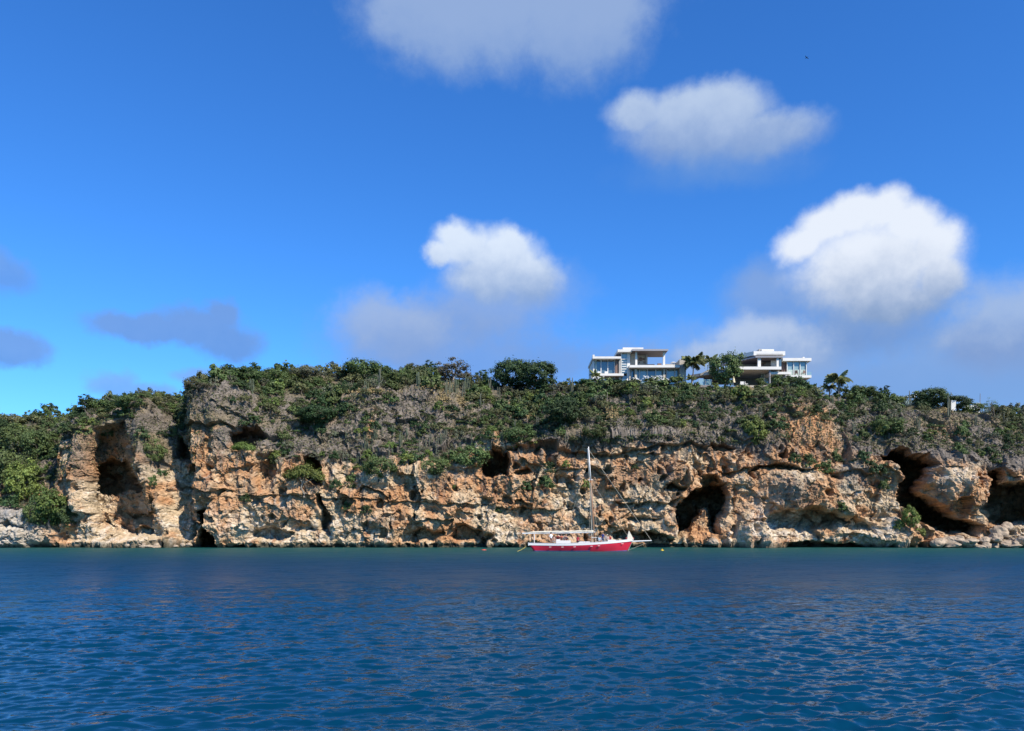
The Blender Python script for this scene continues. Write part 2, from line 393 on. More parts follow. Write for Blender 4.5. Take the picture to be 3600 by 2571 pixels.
# round the profile a little along s
for it in range(6):
    Z[1:-1] = .25 * Z[:-2] + .5 * Z[1:-1] + .25 * Z[2:]; Y[1:-1] = .25 * Y[:-2] + .5 * Y[1:-1] + .25 * Y[2:]
X = np.tile(xs, (NR, 1))
face = 1 - sstep(4.05, 4.8, S)                           # 1 on the rock face, 0 on the slope above
lower = 1 - sstep(2.2, 3.2, S)
tz = np.gradient(Z, axis=0); ty = np.gradient(Y, axis=0); tl = np.hypot(tz, ty) + 1e-6
ny, nz = -tz / tl, ty / tl                               # outward normal in the (Y,Z) plane
# sheet coordinates used to lay rock features: metres on the plane 140 m away
w1 = fbm(X / 3.0, Z / 3.0, Y * 0 + 3.3, 3); w2 = fbm(X / 3.0 + 40, Z / 3.0, Y * 0 + 8.8, 3)
PXm = X + 1.0 * w1; PZm = CH + (Z - CH) * 140.0 / Y + 1.0 * w2      # warped
q = lambda px, py: ((px - 1800) / 20.0, CH + (1865 - py) / 20.0)
def polysdf(pts):
    """signed distance (inside positive) to a polygon of photo pixels, in metres"""
    pp = [q(*p) for p in pts]; d = np.full(X.shape, -1e9)
    x0, x1 = min(p[0] for p in pp) - 4, max(p[0] for p in pp) + 4; c0, c1 = np.searchsorted(xs, [x0, x1])
    sx, sz = PXm[:, c0:c1], PZm[:, c0:c1]; dd = np.full(sx.shape, 1e9); ii = np.zeros(sx.shape, bool)
    for i in range(len(pp)):
        (ax, az), (bx, bz) = pp[i], pp[(i + 1) % len(pp)]
        ex, ez = bx - ax, bz - az; t = np.clip(((sx - ax) * ex + (sz - az) * ez) / (ex * ex + ez * ez + 1e-9), 0, 1)
        dd = np.minimum(dd, np.hypot(sx - ax - t * ex, sz - az - t * ez))
        cnd = ((az > sz) != (bz > sz)) & (sx < (bx - ax) * (sz - az) / (bz - az + 1e-12) + ax); ii ^= cnd
    d[:, c0:c1] = np.where(ii, dd, -dd)
    return d
def polyline(pts):
    pp = [q(*p) for p in pts]; best = np.full(X.shape, 1e9); side = np.zeros(X.shape)
    for (ax, az), (bx, bz) in zip(pp, pp[1:]):
        ex, ez = bx - ax, bz - az; t = np.clip(((PXm - ax) * ex + (PZm - az) * ez) / (ex * ex + ez * ez), 0, 1)
        d = np.hypot(PXm - ax - t * ex, PZm - az - t * ez); m = d < best
        best = np.where(m, d, best); side = np.where(m, PZm - az - t * ez, side)
    return best, side
def blob(px, py, rx, ry):
    c = q(px, py); return np.exp(-((PXm - c[0]) / (rx / 20.0)) ** 2 - ((PZm - c[1]) / (ry / 20.0)) ** 2)

into = np.zeros(X.shape)                                 # how far the rock is hollowed out, along +Y
CAVES = [  # polygon, depth, rim width
 ([(325,1530),(440,1480),(480,1600),(512,1740),(545,1850),(450,1900),(345,1870),(320,1740),(310,1600)], 4.8, 1.6),
 ([(318,1745),(316,1665),(350,1630),(400,1602),(460,1612),(492,1690),(505,1748),(400,1762)], 9.0, .9),
 ([(340,1790),(400,1790),(440,1870),(430,1880),(350,1850)], 3.0, .8),
 ([(440,1870),(500,1850),(550,1870),(540,1895),(460,1895)], 4.0, .8),
 ([(595,1540),(640,1560),(665,1625),(640,1632),(590,1620),(580,1570)], 7.0, .7),
 ([(815,1530),(860,1495),(915,1520),(945,1550),(900,1555),(890,1600),(830,1590)], 6.0, .8),
 ([(1045,1640),(1065,1615),(1095,1600),(1125,1620),(1140,1660),(1130,1705),(1100,1712),(1060,1690)], 8.0, .6),
 ([(1115,1740),(1135,1745),(1150,1800),(1165,1830),(1160,1885),(1125,1870),(1130,1800)], 5.0, .6),
 ([(700,1800),(735,1790),(745,1850),(775,1905),(780,1935),(700,1935),(715,1860)], 8.0, .6),
 ([(640,1600),(695,1620),(715,1720),(715,1900),(660,1900),(650,1720)], 3.0, 1.3),
 ([(1675,1615),(1720,1600),(1790,1605),(1797,1640),(1785,1672),(1710,1682),(1690,1650)], 8.0, .5),
 ([(1800,1668),(1850,1645),(1862,1670),(1840,1682),(1805,1682)], 3.0, .5),
 ([(1700,1590),(1950,1585),(1960,1605),(1700,1612)], 2.6, .6),
 ([(2375,1790),(2440,1720),(2490,1700),(2545,1700),(2562,1760),(2555,1800),(2530,1830),(2525,1890),(2380,1895),(2368,1830)], 11.0, .9),
 ([(2475,1670),(2520,1670),(2550,1710),(2470,1720)], 4.0, .8),
 ([(2340,1720),(2365,1700),(2410,1715),(2405,1725),(2350,1730)], 4.0, .5),
 ([(2190,1830),(2260,1820),(2330,1835),(2300,1850),(2200,1850)], 2.5, .8),
 ([(2150,1880),(2200,1868),(2300,1875),(2370,1895),(2360,1905),(2160,1905)], 5.0, .7),
 ([(2660,1840),(2720,1800),(2830,1780),(2920,1810),(2990,1830),(2985,1860),(2870,1870),(2720,1868)], 4.5, 1.2),
 ([(2765,1800),(2810,1840),(2815,1850),(2770,1850)], 5.0, .6),
 ([(2765,1918),(2800,1906),(2990,1914),(3060,1920),(3060,1940),(2765,1940)], 3.0, .5),
 ([(3095,1595),(3180,1595),(3270,1605),(3290,1640),(3245,1690),(3238,1735),(3285,1765),(3345,1795),(3390,1835),(3440,1850),(3430,1895),(3300,1880),(3250,1850),(3180,1790),(3150,1760),(3150,1710),(3170,1690),(3140,1640),(3110,1625)], 12.0, .8),
 ([(3480,1655),(3520,1648),(3545,1690),(3640,1700),(3680,1850),(3560,1860),(3480,1850),(3425,1810),(3455,1745)], 9.0, .9),
 ([(2490,1570),(2560,1560),(2590,1575),(2580,1590),(2500,1590)], 2.2, .5),
 ([(2640,1650),(2720,1635),(2830,1648),(2820,1658),(2640,1662)], 2.5, .5),
 ([(2735,1600),(2760,1595),(2762,1625),(2740,1625)], 2.2, .5),
 ([(910,1600),(960,1590),(980,1650),(960,1740),(910,1735),(895,1680)], 2.2, .8),
 ([(1600,1850),(1640,1840),(1700,1870),(1690,1900),(1610,1915),(1580,1890)], 2.6, .7),
 ([(1440,1880),(1490,1860),(1560,1870),(1540,1905),(1450,1910)], 2.6, .7),
 ([(890,1860),(960,1850),(1040,1880),(1030,1910),(880,1900)], 2.6, .7),
 ([(30,1850),(50,1840),(110,1850),(120,1858),(70,1856)], 1.4, .4), ([(-10,1818),(12,1820),(14,1835),(-10,1832)], 1.6, .4),
 ([(2930,1850),(2990,1800),(3060,1850),(3070,1880),(2960,1880)], 2.5, 1.0),
]
cavemask = np.zeros(X.shape)
for pts, D, wd in CAVES:
    d = polysdf(pts); s_ = sstep(-0.15, wd, d); into = np.maximum(into, D * s_ * (0.85 + .3 * w1)); cavemask = np.maximum(cavemask, s_ * min(1, D / 5))
plug = sstep(-.3, 1.2, polysdf([(2448,1790),(2478,1785),(2500,1830),(2515,1905),(2390,1910),(2420,1850)]))
into = into * (1 - .80 * plug)
out = np.zeros(X.shape)                                  # bulges standing proud of the face
for pts, wd, amp in [([(470,1440),(498,1560),(525,1700),(562,1800),(610,1900)], 1.2, 2.8), ([(600,1540),(640,1600),(690,1700),(710,1800)], .8, 1.6),
                     ([(290,1560),(270,1700),(300,1780),(330,1860)], 1.6, 2.2), ([(770,1440),(790,1560),(790,1640)], 1.4, 1.2), ([(1280,1390),(1290,1540)], 2.5, 1.2),
                     ([(1230,1380),(1235,1560)], 2.0, .8)]:
    b_, _ = polyline(pts); out += amp * np.exp(-(b_ / wd) ** 2)
for px, py, rx, ry, amp in [(2640,1870,95,90,3.0),(2640,1930,130,50,2.2),(3345,1700,90,80,2.4),(2960,1760,120,120,1.6),(3160,1690,50,120,1.5),(760,1420,90,50,1.6),(2330,1670,120,80,1.4),
                            (2790,1715,110,70,3.4),(2050,1540,120,45,1.6),(2280,1530,200,45,1.8),(1700,1560,60,50,1.5),(1250,1770,110,60,1.0),(930,1790,110,60,1.2),(2120,1690,120,60,1.0),
                            (3200,1895,120,50,2.2),(480,1915,160,16,3.2),(390,1525,75,38,3.2),(100,1880,160,40,1.5)]:
    out += amp * blob(px, py, rx, ry)
for pts, amp in [([(1880,1592),(2000,1598),(2150,1602),(2300,1580),(2420,1566),(2480,1580)], 1.15), ([(880,1742),(1000,1745),(1120,1752),(1290,1755),(1400,1765),(1560,1772),(1720,1778)], .55),
                 ([(1750,1790),(1950,1792)], .7), ([(2190,1765),(2330,1768),(2450,1742)], 1.3), ([(2550,1655),(2700,1640),(2840,1652)], 1.0), ([(640,1716),(810,1724)], .9),
                 ([(650,1492),(800,1500),(960,1545)], 1.1), ([(2900,1660),(3100,1670)], .8), ([(1980,1655),(2130,1652)], .7), ([(150,1530),(300,1540)], .8)]:
    b_, sd = polyline(pts)
    out += amp * np.exp(-(b_ / 1.6) ** 2) * np.where(sd > 0, .7, -.9 * np.exp(-(b_ / .9) ** 2))
# rock texture
big = fbm(X / 11, Z / 16, Y * 0 + 1.0, 3)
rid = fbm(X / 2.7, Z / 3.9, Y * 0 + 2.0, 5, .55, True)
sm = .6 * fbm(X / .9, Z / 1.1, Y * 0 + 6.0, 4, .65, True) - .1
flute = fbm(X / 1.3 + .5 * w1, Z / 4.5, Y * 0 + 4.0, 4, .55, True)
zs = Z / 1.15 + 1.3 * fbm(X / 9, Z / 5, Y * 0 + 5.0, 3); st = np.abs((zs % 1.0) - .5) * 2
bd, br = worley2(X / 1.8 + .7 * w1, Z / 2.3 + .7 * w2, 3); bd2, br2 = worley2(X / .95 + .9 * w1, Z / .75 + .9 * w2, 5)
pn = fbm(X / 6, Z / 5, Y * 0 + 12, 2)
pits = sstep(.0, .26, (1.3 * (br - .62) + .22 * sm) * sstep(-.15, .25, pn + .12) - bd)
pits2 = sstep(0, .25, (1.0 * (br2 - .6)) * sstep(-.2, .3, pn) - bd2)
block = (br - .5) * sstep(.9, .4, bd) 
al1, al2 = worley2(X / 5.2 + .5 * w1, Z / 3.6 + .5 * w2, 11)
scal = sstep(.15, .6, (.25 + .45 * al2) - al1) * sstep(-.15, .15, n5 := fbm(X / 9, Z / 7, Y * 0 + 51, 2))
fc = 1.9 * facets(X / 4.2 + .35 * w1, Z / 4.8 + .35 * w2, 21) + .65 * facets(X / 1.7 + .5 * w1, Z / 2.1 + .5 * w2, 22) + .22 * facets(X / .7 + .8 * w1, Z / .8 + .8 * w2, 23)
disp = (1.6 * big + fc * (.5 + .5 * lower) + .65 * (rid - .1) + .45 * sm - 2.0 * scal * (.25 + .75 * lower) + .34 * (flute - .1) * (1 - .5 * lower) + .16 * (st - .5) * lower * (.5 + big) 
        - 1.8 * pits * (.2 + .7 * lower) - .6 * pits2 * (.2 + .7 * lower) + out)
notch = sstep(.9, .25, Z) * sstep(-.6, -.1, Z)             # undercut at the waterline
disp = disp * face * (1 - .35 * cavemask) + (1 - face) * (.5 * fbm(X / 4, Y / 4, Y * 0, 3) + .25 * np.maximum(rid, 0))
into = into * np.where(into > 6, 2.2, 1.5) * face + .9 * notch * (.6 + big)
Xd = X + .45 * sm * face + into * cavemask * X / 126; Yd = Y + disp * ny + into; Zd = Z + disp * nz * .9 + .18 * fbm(X / .9, Z / 1.2, Y * 0 + 21, 2) * face
b3 = cavemask * face
n6 = fbm(Xd / 2.4, Yd / 2.4, Zd / 2.4, 5, .6, True); n7 = fbm(Xd / 2.2 + 30, Yd / 2.2, Zd / 2.2, 5, .6)
n8 = fbm(Xd / 1.5 + 60, Yd / 1.5, Zd / 1.8, 4, .6, True)
Xd = Xd + (1.6 * n7 * b3 + .25 * n7 * face); Zd = Zd + (1.1 * n6 * b3 + .2 * n6 * face); Yd = Yd - .5 * n8 * face - 1.0 * n6 * b3
# colours of the stone itself (fresh limestone, iron stain, weathered grey, pale crust)
def C3(r, g, b): return np.array([r, g, b])[None, None, :]
cream, orange, rust = C3(.54, .41, .26), C3(.49, .265, .128), C3(.31, .135, .068)
pale, grey, dgrey, soil = C3(.62, .52, .40), C3(.215, .180, .145), C3(.098, .084, .068), C3(.15, .125, .085)
n1 = fbm(X / 7, Z / 5, Y * 0 + 31, 4); n2 = fbm(X / 2.2, Z / 2.8, Y * 0 + 35, 4); n3 = fbm(X / .8, Z / 7, Y * 0 + 39, 4); n4 = fbm(X / 1.0, Z / .9, Y * 0 + 45, 4)
mixc = lambda a, b, t: a + (b - a) * np.clip(t, 0, 1)[..., None]
og = sstep(-.2, .32, n1 + .5 * n2 + .08 + .012 * (PZm - 6))
Cc = mixc(cream, orange, og)
Cc = mixc(Cc, rust, sstep(.1, .4, n2 + .3 * n3 - .05) * .7)
Cc = mixc(Cc, pale, sstep(.08, .3, n4 * .8 - n1 * .6 + .12 * sstep(7, 2, PZm) - .10) * .75)
bpx = [-400,0,120,180,250,330,460,560,650,760,850,1000,1200,1400,1600,1730,1800,2000,2200,2400,2560,2700,2850,2950,3100,3300,3450,3600,4000]
bpy_ = [1700,1740,1720,1560,1545,1515,1545,1660,1490,1545,1575,1620,1640,1640,1600,1570,1600,1592,1585,1575,1590,1600,1575,1600,1612,1625,1645,1665,1680]
zb = np.interp(X, [(a - 1800) / 20 for a in bpx], [CH + (1865 - b) / 20 for b in bpy_])
gm = sstep(-.9, 1.2, PZm - zb + 2.2 * n2 + 1.8 * n3 + 1.5 * n1)
streak = sstep(.08, .30, n3 + .35 * n1 + .25 * n4 - .02 + .10 * sstep(-6, 0, PZm - zb)) * sstep(-17, -1, PZm - zb) * .85
for px, py, rx, ry, s_ in [(2865,1540,85,75,-2.2),(1108,1472,26,26,-1.2),(1290,1510,10,60,-1.2),(1725,1560,34,45,-1.1),(3380,1535,50,24,-.8),(2930,1470,26,18,-1.2),(760,1515,55,18,-1),(735,1610,50,70,-.7),
                           (2340,1680,45,70,.6),(2760,1745,70,60,.75),(795,1570,32,70,.9),(290,1610,36,80,.8),(180,1690,40,50,.8),(3000,1650,70,40,.6),(2985,1690,50,50,.5),(520,1640,50,60,.5),(1330,1840,60,30,.4),
                           (2200,1680,60,40,.4),(640,1590,40,40,.6),(480,1500,40,60,.5),(3440,1600,120,50,.4),(230,1540,60,40,.6),(375,1560,70,30,.5)]:
    gm = gm + s_ * blob(px, py, rx, ry)
gm = np.clip(np.maximum(gm, streak), 0, 1)
wear = sstep(-.5, .5, disp - 1.3 * big) 
gcol = mixc(grey, dgrey, sstep(-.1, .3, n4 + .5 * n3) * .8); gcol = mixc(gcol, pale * .75, sstep(.22, .42, n2 * .6 + n4 * .7) * .5)
gcol = mixc(gcol, C3(.24, .185, .105), sstep(-.05, .35, n1 + .6 * n2) * sstep(2.4, 3.4, S) * .7)
Cc = mixc(Cc, gcol, gm * (1 - .55 * cavemask * lower))
for px, py, rx, ry, s_ in [(2675,1865,42,65,1.0),(2690,1790,70,60,.55),(900,1840,150,50,.5),(740,1795,30,20,.9),(990,1770,70,22,.6),(1620,1660,40,25,.7),(1950,1850,80,50,.5),(3310,1680,60,30,.6),(2050,1665,35,22,.6),
                           (2300,1780,60,18,.6),(1300,1690,60,30,.3),(1970,1700,40,30,.4)]:
    Cc = mixc(Cc, pale, s_ * blob(px, py, rx, ry) * sstep(-.25, .15, n4 + n2 * .6))
Cc = mixc(Cc, orange * (1.0 + .25 * n2[..., None]), .75 * blob(2865, 1540, 80, 70) * sstep(-.3, .1, n2 + n4))
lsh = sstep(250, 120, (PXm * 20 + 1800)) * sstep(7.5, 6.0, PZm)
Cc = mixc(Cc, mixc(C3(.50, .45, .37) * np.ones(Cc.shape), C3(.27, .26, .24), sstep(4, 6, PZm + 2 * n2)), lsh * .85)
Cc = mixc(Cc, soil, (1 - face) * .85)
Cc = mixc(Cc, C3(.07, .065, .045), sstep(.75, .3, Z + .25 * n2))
Cc = np.clip(Cc * (1 + .35 * n4[..., None]), .02, .9)

def cliffmat():
    m = bpy.data.materials.new('limestone'); m.use_nodes = True; nt = m.node_tree; L = nt.links.new; b = nt.nodes['Principled BSDF']
    at = nt.nodes.new('ShaderNodeAttribute'); at.attribute_name = 'stone'
    ge = nt.nodes.new('ShaderNodeNewGeometry')
    n = nt.nodes.new('ShaderNodeTexNoise'); n.inputs['Scale'].default_value = 1.6; n.inputs['Detail'].default_value = 8; n.inputs['Roughness'].default_value = .7; L(ge.outputs['Position'], n.inputs['Vector'])
    mr = nt.nodes.new('ShaderNodeMapRange'); mr.inputs[1].default_value = .3; mr.inputs[2].default_value = .7; mr.inputs[3].default_value = .62; mr.inputs[4].default_value = 1.34; L(n.outputs['Fac'], mr.inputs[0])
    mx = nt.nodes.new('ShaderNodeVectorMath'); mx.operation = 'SCALE'; L(at.outputs['Color'], mx.inputs[0]); L(mr.outputs[0], mx.inputs['Scale']); L(mx.outputs[0], b.inputs['Base Color'])
    b.inputs['Roughness'].default_value = .95; b.inputs['Specular IOR Level'].default_value = .15
    n2 = nt.nodes.new('ShaderNodeTexNoise'); n2.inputs['Scale'].default_value = 2.4; n2.inputs['Detail'].default_value = 7; n2.inputs['Roughness'].default_value = .65; L(ge.outputs['Position'], n2.inputs['Vector'])
    bp = nt.nodes.new('ShaderNodeBump'); bp.inputs['Strength'].default_value = .9; bp.inputs['Distance'].default_value = .35; L(n2.outputs['Fac'], bp.inputs['Height']); L(bp.outputs[0], b.inputs['Normal'])
    return m
gv = np.stack([Xd, Yd, Zd], -1).reshape(-1, 3)
idx = np.arange(NR * NC).reshape(NR, NC)
gq = np.stack([idx[:-1, :-1], idx[:-1, 1:], idx[1:, 1:], idx[1:, :-1]], -1).reshape(-1, 4)
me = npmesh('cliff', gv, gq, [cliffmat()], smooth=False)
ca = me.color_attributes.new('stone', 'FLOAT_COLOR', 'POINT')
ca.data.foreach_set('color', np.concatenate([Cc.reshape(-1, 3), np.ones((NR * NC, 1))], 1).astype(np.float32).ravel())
cliff = link(bpy.data.objects.new('cliff', me)); tag(cliff, 'tall limestone sea cliff, grey above and orange below, full of caves', kind='structure')

# look-up: where does the sight line through a photo pixel meet the rock
PXp = PX0 + Xd / Yd * F; PYp = PYH - (Zd - CH) / Yd * F
fpx, fpy, fY = PXp.ravel(), PYp.ravel(), Yd.ravel()
_bins = {}
_bk = (np.floor(fpx / 20).astype(int) * 1000 + np.floor(fpy / 20).astype(int))
_ord = np.argsort(_bk, kind='stable'); _sk = _bk[_ord]
def hit(px, py, tries=40):
    for dy in range(tries):
        cands = []
        bx, by = int(px // 20), int((py + dy * 4) // 20)
        for ax in (bx - 1, bx, bx + 1):
            for ay in (by - 1, by, by + 1):
                k = ax * 1000 + ay; a, b = np.searchsorted(_sk, [k, k + 1]); cands.append(_ord[a:b])
        c = np.concatenate(cands)
        c = c[(np.abs(fpx[c] - px) < 5) & (np.abs(fpy[c] - py - dy * 4) < 5)]
        if len(c):
            near = c[fY[c] < fY[c].min() + .6]
            return Vector(gv[near[np.argmin((fpx[near] - px) ** 2 + (fpy[near] - py - dy * 4) ** 2)]])
    return P(px, py, 160)

# ------------------------------------------------------------------ water
def build_water():
    t = np.linspace(0, 1, 800); ya = 1 / (1 / 7.5 - t * (1 / 7.5 - 1 / 150.0))
    ya = np.concatenate([[-600, -120, -30, 2, 5], ya, [170, 260]])
    u = np.linspace(-1, 1, 640); far = [1.6, 4, 12]; u = np.concatenate([[-f for f in far[::-1]], u, far])
    yg = np.repeat(ya[:, None], len(u), 1); xg = u[None, :] * .80 * (np.abs(yg) + 6)
    zg = np.zeros_like(xg)
    r = np.random.default_rng(3)
    dy = np.gradient(ya)[:, None]; dxs = .80 * (np.abs(yg) + 6) * 2 / 640
    for i in range(64):
        lam = .22 * (.75 / .22) ** r.random() if i < 50 else .75 * (2.6 / .75) ** r.random(); k = 2 * math.pi / lam; th = r.normal(-.15, .45)
        amp = (.0096 if i < 50 else .0060) * lam * r.uniform(.6, 1.2)
        kx_, ky_ = math.sin(th) * k, math.cos(th) * k
        fade = sstep(.5, .22, np.maximum(np.abs(dy) * abs(math.cos(th)), dxs * abs(math.sin(th))) / lam)
        ph = kx_ * xg + ky_ * yg + r.random() * 6.28 + 1.2 * np.sin(xg * .11 * r.uniform(.5, 1.5) + yg * .07 + i)
        zg += amp * fade * (1 - 2 * np.abs(np.sin(ph / 2)) ** 1.1 + .28)
    gust = .85 + .9 * fbm(xg / 18, yg / 25, xg * 0 + 3, 2)
    zg *= gust * sstep(150, 120, yg) * sstep(1, 7.5, yg) * (np.abs(u)[None, :] <= 1.01)
    n0, n1_ = xg.shape; idx = np.arange(n0 * n1_).reshape(n0, n1_)
    fq = np.stack([idx[:-1, :-1], idx[:-1, 1:], idx[1:, 1:], idx[1:, :-1]], -1).reshape(-1, 4)
    m = bpy.data.materials.new('sea_water'); m.use_nodes = True; nt = m.node_tree; L = nt.links.new; b = nt.nodes['Principled BSDF']
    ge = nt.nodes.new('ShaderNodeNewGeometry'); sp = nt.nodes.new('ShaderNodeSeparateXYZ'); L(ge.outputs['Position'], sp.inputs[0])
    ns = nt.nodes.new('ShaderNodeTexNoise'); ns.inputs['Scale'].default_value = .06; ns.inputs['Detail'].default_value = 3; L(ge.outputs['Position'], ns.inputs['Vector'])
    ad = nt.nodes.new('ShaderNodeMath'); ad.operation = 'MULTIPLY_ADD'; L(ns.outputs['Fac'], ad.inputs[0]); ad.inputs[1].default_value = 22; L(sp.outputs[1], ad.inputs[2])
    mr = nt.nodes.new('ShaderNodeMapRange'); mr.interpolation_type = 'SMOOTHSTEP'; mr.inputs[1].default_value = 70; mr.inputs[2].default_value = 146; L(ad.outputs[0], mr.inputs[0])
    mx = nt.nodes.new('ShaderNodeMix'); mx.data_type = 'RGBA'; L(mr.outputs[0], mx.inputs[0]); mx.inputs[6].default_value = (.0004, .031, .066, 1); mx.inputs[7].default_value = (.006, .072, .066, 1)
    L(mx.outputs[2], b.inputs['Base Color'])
    rg = nt.nodes.new('ShaderNodeMapRange'); rg.inputs[1].default_value = 12; rg.inputs[2].default_value = 75; rg.inputs[3].default_value = .05; rg.inputs[4].default_value = .46; L(sp.outputs[1], rg.inputs[0]); L(rg.outputs[0], b.inputs['Roughness']); b.inputs['IOR'].default_value = 1.333
    mp = nt.nodes.new('ShaderNodeMapping'); mp.inputs['Scale'].default_value = (1, 1.5, 1); L(ge.outputs['Position'], mp.inputs['Vector'])
    n1 = nt.nodes.new('ShaderNodeTexNoise'); n1.inputs['Scale'].default_value = 5.5; n1.inputs['Detail'].default_value = 3; L(mp.outputs[0], n1.inputs['Vector'])
    n2 = nt.nodes.new('ShaderNodeTexNoise'); n2.inputs['Scale'].default_value = 1.3; n2.inputs['Detail'].default_value = 3; L(mp.outputs[0], n2.inputs['Vector'])
    b1 = nt.nodes.new('ShaderNodeBump'); b1.inputs['Strength'].default_value = .10; b1.inputs['Distance'].default_value = .06; L(n1.outputs['Fac'], b1.inputs['Height'])
    b2 = nt.nodes.new('ShaderNodeBump'); b2.inputs['Strength'].default_value = .5; b2.inputs['Distance'].default_value = .34; L(n2.outputs['Fac'], b2.inputs['Height'])
    fr = nt.nodes.new('ShaderNodeMapRange'); fr.inputs[1].default_value = 22; fr.inputs[2].default_value = 60; fr.inputs[3].default_value = .10; fr.inputs[4].default_value = 1.0; L(sp.outputs[1], fr.inputs[0]); n3 = nt.nodes.new('ShaderNodeTexNoise'); n3.inputs['Scale'].default_value = .22; n3.inputs['Detail'].default_value = 4; L(mp.outputs[0], n3.inputs['Vector'])
    g3 = nt.nodes.new('ShaderNodeMapRange'); g3.inputs[1].default_value = .35; g3.inputs[2].default_value = .65; g3.inputs[3].default_value = .25; g3.inputs[4].default_value = 1.7; L(n3.outputs['Fac'], g3.inputs[0])
    gm3 = nt.nodes.new('ShaderNodeMath'); gm3.operation = 'MULTIPLY'; L(fr.outputs[0], gm3.inputs[0]); L(g3.outputs[0], gm3.inputs[1]); L(gm3.outputs[0], b2.inputs['Strength'])
    L(b2.outputs[0], b1.inputs['Normal']); L(b1.outputs[0], b.inputs['Normal'])
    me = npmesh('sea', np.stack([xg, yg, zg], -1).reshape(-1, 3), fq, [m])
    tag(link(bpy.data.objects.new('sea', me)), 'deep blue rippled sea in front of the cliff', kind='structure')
build_water()

# ------------------------------------------------------------------ vegetation builders
def leaf_mesh(name, centers, normals, sizes, tone, mats, extra=None):
    """one mesh of many small folded leaf faces; extra = (verts, faces) of stems on material 1"""
    n = len(centers); r = np.random.default_rng(n)
    nrm = normals / (np.linalg.norm(normals, axis=1, keepdims=True) + 1e-9)
    a = np.cross(nrm, r.normal(size=(n, 3))); a /= np.linalg.norm(a, axis=1, keepdims=True) + 1e-9; b = np.cross(nrm, a)
    s = sizes[:, None]
    v = np.stack([centers - a * s * .5, centers + b * s * .34 + nrm * s * .12, centers + a * s * .5, centers - b * s * .34 + nrm * s * .12], 1).reshape(-1, 3)
    f = np.arange(4 * n).reshape(n, 4); tn = np.repeat(tone, 4); fm = np.zeros(n, np.int32)
    if extra is not None and len(extra[0]):
        ev, ef = np.array(extra[0], float), np.array(extra[1]); f = np.concatenate([f, ef + 4 * n]); v = np.concatenate([v, ev]); tn = np.concatenate([tn, np.full(len(ev), .5)]); fm = np.concatenate([fm, np.ones(len(ef), np.int32)])
    me = npmesh(name, v, f, mats, smooth=False)
    me.polygons.foreach_set('material_index', fm)
    at = me.attributes.new('tone', 'FLOAT', 'POINT'); at.data.foreach_set('value', tn.astype(np.float32))
    return me
def crown_points(W, H, ncl, per, leaf, shape, seed):
    r = np.random.default_rng(seed); cs, rad = [], []
    lob = r.normal(size=(6, 3)); lob /= np.linalg.norm(lob, axis=1, keepdims=True)
    for i in range(ncl):
        d = r.normal(size=3); d /= np.linalg.norm(d)
        k = (.55 + .45 * r.random() ** .5) * (.78 + .30 * max(0, np.max(lob @ d)) ** 3)
        if shape == 'umbrella': c = np.array([d[0] * W / 2 * k, d[1] * W / 2 * k, H * (.80 + .13 * d[2] - .22 * (d[0]**2 + d[1]**2) * k * k)])
        elif shape == 'shrub': c = np.array([d[0] * W / 2 * k, d[1] * W / 2 * k, H * (.12 + .80 * abs(d[2]) * k)])
        elif shape == 'tall': c = np.array([d[0] * W / 2 * k * .8, d[1] * W / 2 * k * .8, H * (.58 + .42 * d[2] * k)])
        else: c = np.array([d[0] * W / 2 * k, d[1] * W / 2 * k, H * (.56 + .42 * d[2] * k)])
        cs.append(c); rad.append(W * r.uniform(.07, .135))
    cs = np.array(cs); rad = np.array(rad)
    cen = np.repeat(cs, per, 0); rr = np.repeat(rad, per)[:, None]
    off = r.normal(size=(len(cen), 3)) * [1, 1, .7] * .55
    ctr = np.array([0, 0, H * .45])
    nrm = (cen - ctr) / W + off * .8 + r.normal(size=(len(cen), 3)) * .35 + [0, 0, .25]
    p = cen + off * rr; p[:, 2] = np.maximum(p[:, 2], .03)
    tone = np.clip(np.repeat(r.random(ncl), per) * .6 + r.random(len(cen)) * .4, 0, 1)
    return p, nrm, leaf * r.uniform(.65, 1.35, len(cen)), tone, cs
def limb_mesh(H, W, cs, seed, lean=.1, r0=.16, fork=.35, k=7):
    r = random.Random(seed); mb = MB(); top = Vector((r.uniform(-lean, lean) * H, r.uniform(-lean, lean) * H, H * fork))
    mid = top * .5 + Vector((r.uniform(-.08, .08) * H, r.uniform(-.08, .08) * H, 0))
    mb.tube([(0, 0, -.5), (0, 0, .05), mid, top], [r0 * 1.3, r0 * 1.15, r0 * .9, r0 * .8], 7)
    for i in range(k):
        c = Vector(cs[r.randrange(len(cs))]) * .92; m_ = top.lerp(c, .5) + Vector((r.uniform(-.1, .1), r.uniform(-.1, .1), .06)) * W
        mb.tube([top - Vector((0, 0, r0)), m_, c], [r0 * .6, r0 * .4, r0 * .15], 5, cap=False)
    return mb
TREES = {}
def tree_proto(kind, leafm, shape, W, H, ncl, per, leaf, bark, nvar, fork=.35, r0=.16):
    TREES[kind] = []
    for v in range(nvar):
        p, nr, sz, tn, cs = crown_points(W, H, ncl, per, leaf, shape, hash_(kind) + v)
        cm = leaf_mesh('crown', p, nr, sz, tn, [MATS[leafm]])
        mb = limb_mesh(H, W, cs, v + 5, r0=r0, fork=fork)
        tm = bpy.data.meshes.new('trunk'); tm.from_pydata(mb.v, [], mb.f); tm.materials.append(MATS[bark])
        TREES[kind].append((cm, tm, W, H))
def hash_(s): return sum(ord(c) * (i + 3) for i, c in enumerate(s)) * 10
tree_proto('broad', 'leaf_mid', 'round', 6, 5, 70, 60, .30, 'bark', 3)
tree_proto('dense', 'leaf_dark', 'round', 6, 6, 95, 70, .30, 'bark', 2)
